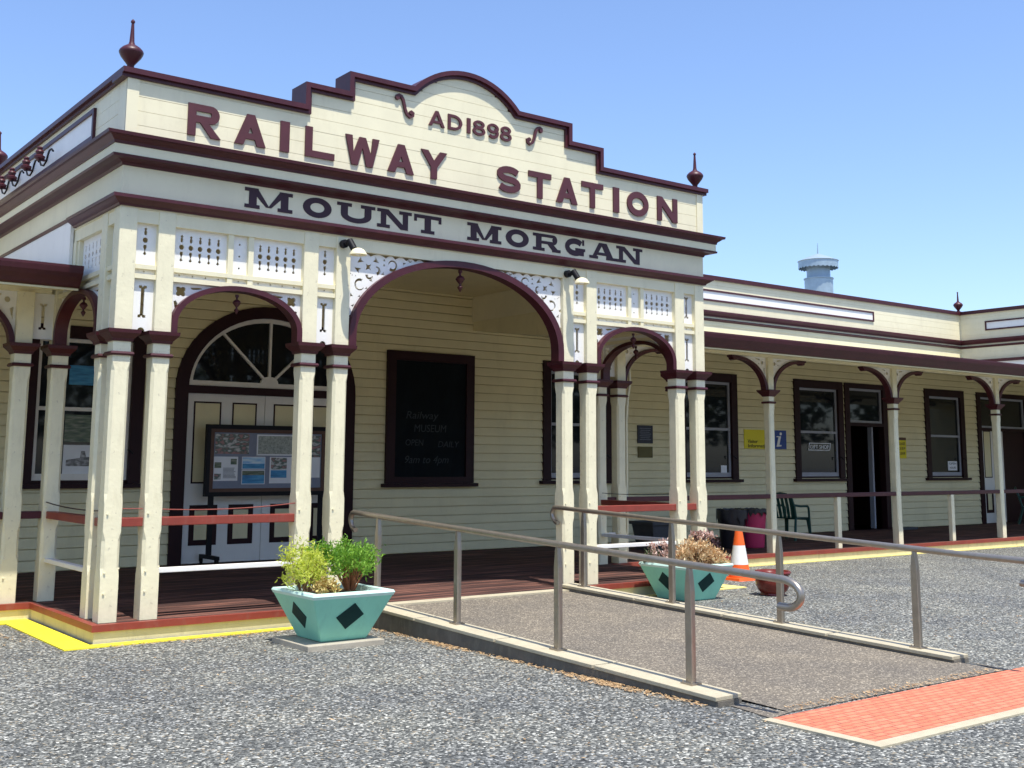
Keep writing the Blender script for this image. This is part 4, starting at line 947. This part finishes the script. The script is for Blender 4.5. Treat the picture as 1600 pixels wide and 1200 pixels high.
MB().text('OPEN',21.72,1.60,.07,WY+.019,.002,width=.3).text('HOURS',21.74,1.50,.07,WY+.019,.002,width=.26).build('printed_text','ink',G2)
G3=thing('window_notice',(13.8,WY,1.5),'tiny white notice low in the window beside the porch','notice')
MB().box(13.75,13.92,WY+.02,WY+.028,1.42,1.56).build('paper_sheet','paper',G3)
# posters inside the left window
G4=thing('window_poster',(1.5,WY,2.5),'blue landscape print hung in the upper left window','poster')
MB().box(1.12,1.88,WY+.02,WY+.028,2.60,2.86).build('print','sea',G4)
G5=thing('window_poster',(1.4,WY,1.7),'black and white train photograph low in the left window','poster')
MB().box(1.10,1.88,WY+.02,WY+.028,1.42,1.80).build('print','paper',G5)
MB().prism([(1.14,1.52),(1.84,1.52),(1.84,1.60),(1.78,1.66),(1.72,1.66),(1.70,1.74),(1.62,1.74),(1.60,1.65),(1.40,1.64),(1.38,1.72),(1.33,1.72),(1.32,1.63),(1.14,1.60)],WY+.0185,WY+.0195).build('train_silhouette','train',G5)
G6=thing('window_poster',(1.4,WY,2.3),'grey hillside photograph across the middle of the left window','poster')
MB().box(1.10,1.88,WY+.02,WY+.028,1.84,2.20).build('print','hill',G6)
# ------------------------------------------------------------ the ramp
RY0,RY1=-.12,-5.12
RP=thing('access_ramp',(4.0,-2.6,0),'brown asphalt wheelchair ramp with concrete kerbs rising to the porch','ramp')
MB().add([(2.72,RY0,FL-.014),(5.28,RY0,FL-.014),(5.28,-5.5,.005),(2.72,-5.5,.005),(2.55,-5.12,.006),(5.42,-5.12,.006),(2.47,-5.56,.005),(5.35,-5.52,.005)],[(0,1,2,3),(4,3,6),(5,7,2)]).box(2.72,5.28,-.35,-.13,0,.12).build('ramp_surface','asphalt',RP,recalc=False)
MB().box(2.66,5.3,-.30,-.125,.0,FL-.002).build('threshold','kerbtop',RP)
def kerb(x0,x1,za=.215,zb=.065):
    z=lambda y:za+(zb-za)*(RY0-y)/(RY0-RY1)
    s=MB().add([(x0,RY0-.02,-.02),(x1,RY0-.02,-.02),(x1,RY1,-.02),(x0,RY1,-.02),(x0,RY0-.02,z(RY0)-.03),(x1,RY0-.02,z(RY0)-.03),(x1,RY1,zb-.03),(x0,RY1,zb-.03)],[(0,3,2,1),(4,5,6,7),(0,1,5,4),(1,2,6,5),(2,3,7,6),(3,0,4,7)])
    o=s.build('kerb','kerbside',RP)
    nseg=4
    for i in range(nseg):
        ya=RY0-.02+(RY1-RY0)*i/nseg; yb=RY0+(RY1-RY0)*(i+1)/nseg+.008
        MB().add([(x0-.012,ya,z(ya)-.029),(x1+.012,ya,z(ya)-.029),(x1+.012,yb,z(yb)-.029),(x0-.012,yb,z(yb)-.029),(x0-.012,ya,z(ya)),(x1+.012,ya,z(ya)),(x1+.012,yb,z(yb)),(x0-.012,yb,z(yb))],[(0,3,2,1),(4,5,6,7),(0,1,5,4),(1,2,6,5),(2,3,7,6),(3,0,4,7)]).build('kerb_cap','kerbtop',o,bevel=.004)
    return z
zk=kerb(2.45,2.68); zk2=kerb(5.21,5.42)
def handrail(x,lab,top=(1.075,.862),zk=zk,mir=1):
    H=thing('handrail',(x,-2.6,0),lab,'handrail','steel handrails of the ramp')
    zr=lambda y: top[0]+(top[1]-top[0])*(.05-y)/(5.5)
    pts=[(x,.03,zr(0)-.175),(x,.085,zr(0)-.16),(x,.13,zr(0)-.11),(x,.14,zr(0)-.06),(x,.11,zr(0)-.015),(x,.05,zr(.05))]
    pts+=[(x,-.3-i*.5,zr(-.3-i*.5)) for i in range(11)]
    e=zr(-5.45); xt=.14 if x>4 else 0
    pts+=[(x,p_-xt,q_) for p_,q_ in ((-5.5,e-.003),(-5.60,e-.01),(-5.675,e-.04),(-5.71,e-.09),(-5.695,e-.14),(-5.64,e-.175),(-5.56,e-.18),(-5.53,e-.178))]
    # smooth by Catmull
    P_=[Vector(p) for p in pts]; q=[]
    for i in range(len(P_)-1):
        a=P_[max(i-1,0)];b=P_[i];c=P_[i+1];d_=P_[min(i+2,len(P_)-1)]
        for k in range(4):
            t=k/4; q.append(.5*((2*b)+(c-a)*t+(2*a-5*b+4*c-d_)*t*t+(3*b-a-3*c+d_)*t**3))
    q.append(P_[-1])
    MB().tube(q,.026,16).build('rail','steel',H,smooth=True)
    for yp in (-.43,-1.84,-3.27,-4.73):
        z0=zk(yp); z1=zr(yp)-.02
        p=MB(); h=z1-z0
        vs=[]
        for z_,w,d_ in ((z0,.031,.022),(z0+h*.80,.031,.022),(z0+h*.93,.022,.020),(z1,.016,.016)):
            vs+=[(x-d_,yp-w,z_),(x+d_,yp-w,z_),(x+d_,yp+w,z_),(x-d_,yp+w,z_)]
        p.add(vs,[(3,2,1,0),(12,13,14,15)]+[(i*4+j,i*4+(j+1)%4,i*4+4+(j+1)%4,i*4+4+j) for i in range(3) for j in range(4)])
        o=p.build('post','steel',H,bevel=.004)
        MB().box(x-.05,x+.05,yp-.055,yp+.055,z0-.005,z0+.010).tube([(x-.035,yp-.04,z0+.008),(x-.035,yp-.04,z0+.024)],.008,6).tube([(x-.035,yp+.04,z0+.008),(x-.035,yp+.04,z0+.024)],.008,6).build('base_plate','steel',o)
    return H
handrail(2.60,'brushed steel handrail on the near left kerb of the ramp'); handrail(5.31,'brushed steel handrail on the far right kerb of the ramp',zk=zk2)
# ------------------------------------------------------------ planters
def planter(cx,cy,z0,h,b,t,lab):
    P_=thing('planter',(cx,cy,z0),lab,'planter','mint green planters beside the ramp')
    def ringq(r,z_): return [(cx-r,cy-r,z_),(cx+r,cy-r,z_),(cx+r,cy+r,z_),(cx-r,cy+r,z_)]
    z1=z0+h
    vs=ringq(b,z0)+ringq(t-.012,z1-.045)
    MB().add(vs,[(3,2,1,0)]+[(i,(i+1)%4,4+(i+1)%4,4+i) for i in range(4)]).build('planter_box','mint',P_,bevel=.012)
    vs=ringq(t-.012,z1-.045)+ringq(t,z1-.02)+ringq(t-.01,z1)+ringq(t-.07,z1)+ringq(t-.09,z1-.07)
    f=[]
    for k in range(4): f+=[(k*4+i,k*4+(i+1)%4,k*4+4+(i+1)%4,k*4+4+i) for i in range(4)]
    MB().add(vs,f).build('rim','minttop',P_,recalc=True)
    MB().add([(x,y_,z1-.05+random.uniform(-.01,.015)) for x,y_,_ in [(cx-t+.08+ (2*t-.16)*i/8,cy-t+.08+(2*t-.16)*j/8,0) for j in range(9) for i in range(9)]],[(j*9+i,j*9+i+1,j*9+i+10,j*9+i+9) for j in range(8) for i in range(8)]).build('soil','soil',P_)
    # diamonds on the sloping faces
    for sx,sy in ((0,-1),(-1,0),(1,0),(0,1)):
        def pt(u,v,off=.004):
            rr=b+(t-.012-b)*v*h/(h-.045)+off; 
            return (cx+u,cy+sy*rr,z0+h*v) if sx==0 else (cx+sx*rr,cy+u,z0+h*v)
        w=.135 if sx==0 else .13
        co=[(-w,.50),(-.015,.24),(w,.53),(.02,.78)]
        MB().add([pt(u,v,.005) for u,v in co]+[pt(u,v,-.01) for u,v in co],[(0,1,2,3),(4,7,6,5)]+[(i,(i+1)%4,4+(i+1)%4,4+i) for i in range(4)]).build('diamond','teal',P_)
    return P_
planter(1.68,-1.21,.05,.425,.225,.405,'mint green tapered planter with dark diamonds, left of the ramp, holding green bushes')
planter(6.745,-.635,0,.42,.24,.40,'mint green tapered planter with dark diamonds, right of the ramp, holding dry plants')
tag(MB().box(1.27,2.02,-1.56,-.86,-.02,.048).build('concrete_slab','concrete',None,bevel=.006),'thin concrete slab under the left mint planter','slab')
# ---- plants
def plant(name,lab,cat,cx,cy,z0,rx,rz,h,nst,nlf,leaf,mat,stem,fin=.5,group=None,seed=1,clump=.07,zlow=.35):
    rnd=random.Random(seed); P_=thing(name,(cx,cy,z0),lab,cat,group)
    st=MB(); lv=MB()
    for i in range(nst):
        a=rnd.uniform(0,2*PI); rr=math.sqrt(rnd.random())
        zt=z0+h*(zlow+(1-zlow)*rnd.random()*(1-.35*rr*rr)); tip=Vector((cx+rx*rr*math.cos(a),cy+rx*rr*math.sin(a),zt))
        b0=Vector((cx+.04*math.cos(a),cy+.04*math.sin(a),z0)); mid=b0.lerp(tip,.5)+Vector((rnd.uniform(-.02,.02),rnd.uniform(-.02,.02),.03))
        st.tube([b0,mid,tip],.006,5,.002)
        for j in range(nlf):
            d=Vector((rnd.gauss(0,1),rnd.gauss(0,1),rnd.gauss(.35,.8))).normalized(); c=tip+Vector((rnd.gauss(0,clump*.55),rnd.gauss(0,clump*.55),rnd.gauss(0,clump*.5)))
            s=d.cross(Vector((rnd.random(),rnd.random(),rnd.random()))).normalized(); L_=leaf*rnd.uniform(.6,1.3); w=L_*fin*.5
            k=d.cross(s)*L_*.15
            lv.add([c,c+d*L_*.5+s*w+k,c+d*L_,c+d*L_*.5-s*w+k],[(0,1,2,3)])
    st.build('stem',stem,P_,smooth=True); lv.build('foliage',mat,P_,recalc=False); return P_
plant('green_shrub','feathery bright green shrub in the left planter beside the steel rail','shrub',1.85,-1.22,.45,.235,.2,.42,44,60,.048,'leafgreen','stemred',.26,seed=3,clump=.068,zlow=.42)
plant('green_shrub','smaller airy green shrub in the middle of the left planter','shrub',1.64,-1.0,.45,.15,.2,.40,12,46,.046,'leafgreen','stemred',.30,seed=5,clump=.05,zlow=.6)
plant('yellow_shrub','lanky yellow-green shrub at the left side of the left planter','shrub',1.40,-1.22,.45,.16,.2,.46,26,60,.050,'leafyellow','stem',.28,seed=8,clump=.075,zlow=.25)
plant('succulent','low golden succulent at the front corner of the left planter','succulent',1.50,-1.42,.44,.11,.1,.13,30,14,.040,'leafgold','stem',.5,seed=9,clump=.03,zlow=.3)
plant('dry_succulent','dense pale straw-coloured dry plant in the right planter','dry plant',6.80,-.74,.37,.22,.2,.34,56,30,.050,'leafdry','stem',.45,seed=11,clump=.045,zlow=.15)
plant('dry_succulent','low pale dry plant spilling over the right rim of the right planter','dry plant',7.02,-.86,.37,.14,.2,.20,26,22,.046,'leafdry','stem',.45,seed=21,clump=.04,zlow=.15)
plant('dry_succulent','drooping pinkish dry plant at the left of the right planter','dry plant',6.56,-.42,.37,.17,.2,.30,20,20,.046,'leafpink','stem',.45,seed=12,clump=.04,zlow=.2)
plant('dry_succulent','dark purplish dry plant at the back right of the right planter','dry plant',7.10,-.60,.37,.15,.2,.38,18,22,.046,'leafdark','stem',.4,seed=13,clump=.045,zlow=.4)
plant('dry_succulent','pale pink-tipped dry sprig above the dark plant in the right planter','dry plant',7.08,-.58,.50,.15,.2,.27,14,14,.044,'leafpink','stem',.5,seed=14,clump=.035,zlow=.75)
plant('dull_shrub','dull green tuft at the far left of the right planter','shrub',6.42,-.38,.37,.10,.2,.20,12,20,.045,'leafdull','stem',.3,seed=15,clump=.04,zlow=.3)
# ---- traffic cone
cx,cy=8.98,.52; K=thing('traffic_cone',(cx,cy,0),'orange traffic cone with white band behind the right planter','traffic cone')
MB().frus(cx,cy,.20,0,.19,.035,ch=.03).build('base','orange',K)
def cr(z_): return .155-(.155-.045)*z_/.68
for a,b,mt,nm in ((.036,.21,'orange','cone_body'),(.211,.47,'conewhite','white_band'),(.471,.70,'orange','cone_tip')):
    MB().lathe([(cr(a-.03),a),(cr(b-.03),b)] if b<.7 else [(cr(a-.03),a),(cr(b-.03),b),(cr(b-.03)-.012,b+.004),(cr(b-.03)-.015,b-.02)],(cx,cy,0),28).build(nm,mt,K,smooth=True)
# ---- terracotta pot
cx,cy=7.88,-1.0; K=thing('flower_pot',(cx,cy,0),'glazed red-brown pot on the gravel right of the right planter','flower pot')
MB().lathe([(.14,0),(.155,.01),(.145,.03),(.175,.06),(.205,.12),(.21,.18),(.20,.225),(.185,.235)],(cx,cy,0),30).build('pot_body','pot',K,smooth=True)
MB().lathe([(.185,.236),(.215,.25),(.225,.275),(.215,.295),(.195,.29),(.18,.26),(.17,.25)],(cx,cy,0),30).build('pot_rim','pot',K,smooth=True)
MB().lathe([(.0,.24),(.18,.24),(.18,.25),(.1,.262),(.0,.262)],(cx,cy,0),20).build('soil','soil',K)
# ---- bins
def bin_(x,y_,mat,lab,nm='rubbish_bin',drape=.48):
    K=thing(nm,(x,y_,FL),lab,'bin','bins behind the verandah rail')
    MB().lathe([(.19,0),(.20,.01),(.245,.60),(.262,.605),(.262,.64),(.235,.64),(.225,.58)],(x,y_,FL),28).build('bin_body',mat,K,smooth=True)
    rnd=random.Random(int(x*100)); vs=[];n=40
    for j,(r,z_) in enumerate(((.268,drape),(.272,.60),(.268,.655),(.225,.66),(.20,.55))):
        for i in range(n):
            a=2*PI*i/n; k=1+ (rnd.uniform(-.02,.03)); zz=z_+ (rnd.uniform(-.09,.05) if j==0 else rnd.uniform(-.012,.012)); vs.append((x+r*k*math.cos(a),y_+r*k*math.sin(a),FL+zz))
    MB().add(vs,[(j*n+i,j*n+(i+1)%n,(j+1)*n+(i+1)%n,(j+1)*n+i) for j in range(4) for i in range(n)]).build('bin_liner','bindark',K,smooth=True)
bin_(12.12,3.02,'binred','raspberry red bin with black liner beside the first verandah post',drape=.585)
bin_(11.70,3.10,'bindark','black-wrapped bin left of the red bin on the verandah')
K=thing('grey_tub',(10.45,3.6,FL),'dark grey rectangular tub on the verandah behind the right planter','tub')
MB().add([(10.12,3.4,FL),(10.78,3.4,FL),(10.78,3.8,FL),(10.12,3.8,FL),(10.05,3.34,FL+.45),(10.85,3.34,FL+.45),(10.85,3.86,FL+.45),(10.05,3.86,FL+.45),(10.12,3.40,FL+.44),(10.78,3.40,FL+.44),(10.78,3.80,FL+.44),(10.12,3.80,FL+.44)],[(3,2,1,0),(0,1,5,4),(1,2,6,5),(2,3,7,6),(3,0,4,7),(4,5,9,8),(5,6,10,9),(6,7,11,10),(7,4,8,11),(8,9,10,11)]).build('tub_body','tub',K)
MB().box(10.02,10.88,3.31,3.345,FL+.42,FL+.47).box(10.02,10.055,3.345,3.89,FL+.42,FL+.47).box(10.845,10.88,3.345,3.89,FL+.42,FL+.47).box(10.055,10.845,3.855,3.89,FL+.42,FL+.47).build('tub_lip','tub',K)
# ---- plastic chairs
def chair(x,y_,rz,lab):
    c_,s_=math.cos(rz),math.sin(rz)
    T=lambda p:Vector((x+p[0]*c_-p[1]*s_,y_+p[0]*s_+p[1]*c_,FL+p[2]))
    K=thing('plastic_chair',(x,y_,FL),lab,'chair','green plastic verandah chairs')
    # faces +x
    MB(T).box(-.22,.24,-.23,.23,.40,.425).box(.22,.25,-.23,.23,.37,.42).build('seat','greenp',K,bevel=.01)
    bk=MB(T)
    for i in range(5):
        yv=-.17+i*.085; bk.tube([(-.22,yv,.42),(-.27,yv*1.05,.62),(-.335,yv*1.05,.82)],.03,6)
    bk.tube([(-.22,-.23,.42),(-.27,-.235,.62),(-.33,-.21,.80),(-.35,-.12,.86),(-.355,0,.88),(-.35,.12,.86),(-.33,.21,.80),(-.27,.235,.62),(-.22,.23,.42)],.026,8)
    bk.build('backrest','greenp',K,smooth=True)
    for s in (-1,1):
        MB(T).tube([(.24,s*.27,0),(.22,s*.26,.35),(.20,s*.26,.60),(.15,s*.265,.635),(-.1,s*.26,.64),(-.28,s*.235,.66)],.022,8).build('armrest','greenp',K,smooth=True)
        for lx,tx_ in ((.26,.21),(-.32,-.20)):
            MB(T).tube([(lx,s*.265,0),(tx_,s*.215,.41)],.028,8,.024).build('leg','greenp',K,smooth=True)
chair(14.30,3.95,R(8),'dark green plastic chair beside the red bin on the verandah')
chair(23.9,4.4,R(-60),'dark green plastic chair by the far doors at the right edge')
# ---- small thing on the floor and leaf litter
K=MB().box(18.95,19.55,4.7,4.95,FL,FL+.05); tag(K.build('door_mat','tub',None),'small dark mat on the verandah floor beside the open doorway','mat')
lit=MB(); rnd=random.Random(4)
def scat(x0,x1,y0,y1,n,zf=lambda x,y:.006):
    for _ in range(n):
        x=rnd.uniform(x0,x1); y_=rnd.uniform(y0,y1); a=rnd.uniform(0,PI); L_=rnd.uniform(.008,.024); w=L_*.35
        dx,dy=math.cos(a)*L_,math.sin(a)*L_; z_=zf(x,y_)+rnd.uniform(0,.006)
        lit.add([(x-dx,y_-dy,z_),(x+dy*.35,y_-dx*.35,z_+.004),(x+dx,y_+dy,z_+rnd.uniform(0,.008)),(x-dy*.35,y_+dx*.35,z_+.002)],[(0,1,2,3)])
for i in range(16): 
    yc=rnd.uniform(-4.9,-.7); scat(2.28+rnd.uniform(0,.1),2.50,yc-.22,yc+.22,60)
scat(.6,1.4,-.50,-.30,60); scat(-.75,-.38,.2,1.3,60); scat(2.1,2.5,-1.3,-.6,50); scat(-1,8,-6,-.4,160); scat(2.36,2.44,-5,-.4,400); scat(.0,2.4,-.40,-.28,160); scat(5.43,5.5,-5,-.5,120); scat(2.75,5.2,-5.52,-5.40,240,lambda x,y:.012); scat(5.5,9,-4,-1,80)
tag(lit.build('leaf_litter','litter',None,recalc=False),'dry brown leaf litter along the kerb and porch base',kind='stuff')
# ------------------------------------------------------------ unseen trees added behind the camera to darken the window reflections
def tree(x,y_,h,seed):
    rnd=random.Random(seed); T_=thing('reflection_tree',(x,y_,0),'broad green tree added out of view behind the camera for the glass to reflect, at %s from the left end'%(['first','second','third','fourth','fifth','sixth','seventh','eighth','ninth','tenth','eleventh','twelfth','thirteenth','fourteenth','fifteenth'][seed-50 if seed<70 else seed-71]),'tree','trees added for the window reflections')
    MB().tube([(x,y_,0),(x+.1,y_,h*.25),(x-.1,y_+.1,h*.55)],.28,10,.12).build('trunk','bark',T_,smooth=True)
    lv=MB()
    for i in range(900):
        a=rnd.uniform(0,2*PI); r=h*.42*rnd.random()**.5; zc=h*(.3+.68*rnd.random()*(1-.5*(r/(h*.42))**2)); c=Vector((x+r*math.cos(a),y_+r*math.sin(a),zc))
        for k in range(2):
            d=Vector((rnd.gauss(0,1),rnd.gauss(0,1),rnd.gauss(0,1))).normalized(); s=d.cross(Vector((.3,.5,.8))).normalized(); L_=.5
            lv.add([c,c+d*L_*.5+s*.2,c+d*L_,c+d*L_*.5-s*.2],[(0,1,2,3)])
    lv.build('crown','treeleaf',T_,recalc=False)
for i in range(9): tree(-22+i*7.5,-30-(i%3)*2.5,8.5+(i%2)*1.5,50+i)
for i in range(6): tree(34+i*5,-22+i*6,8.5,80+i)
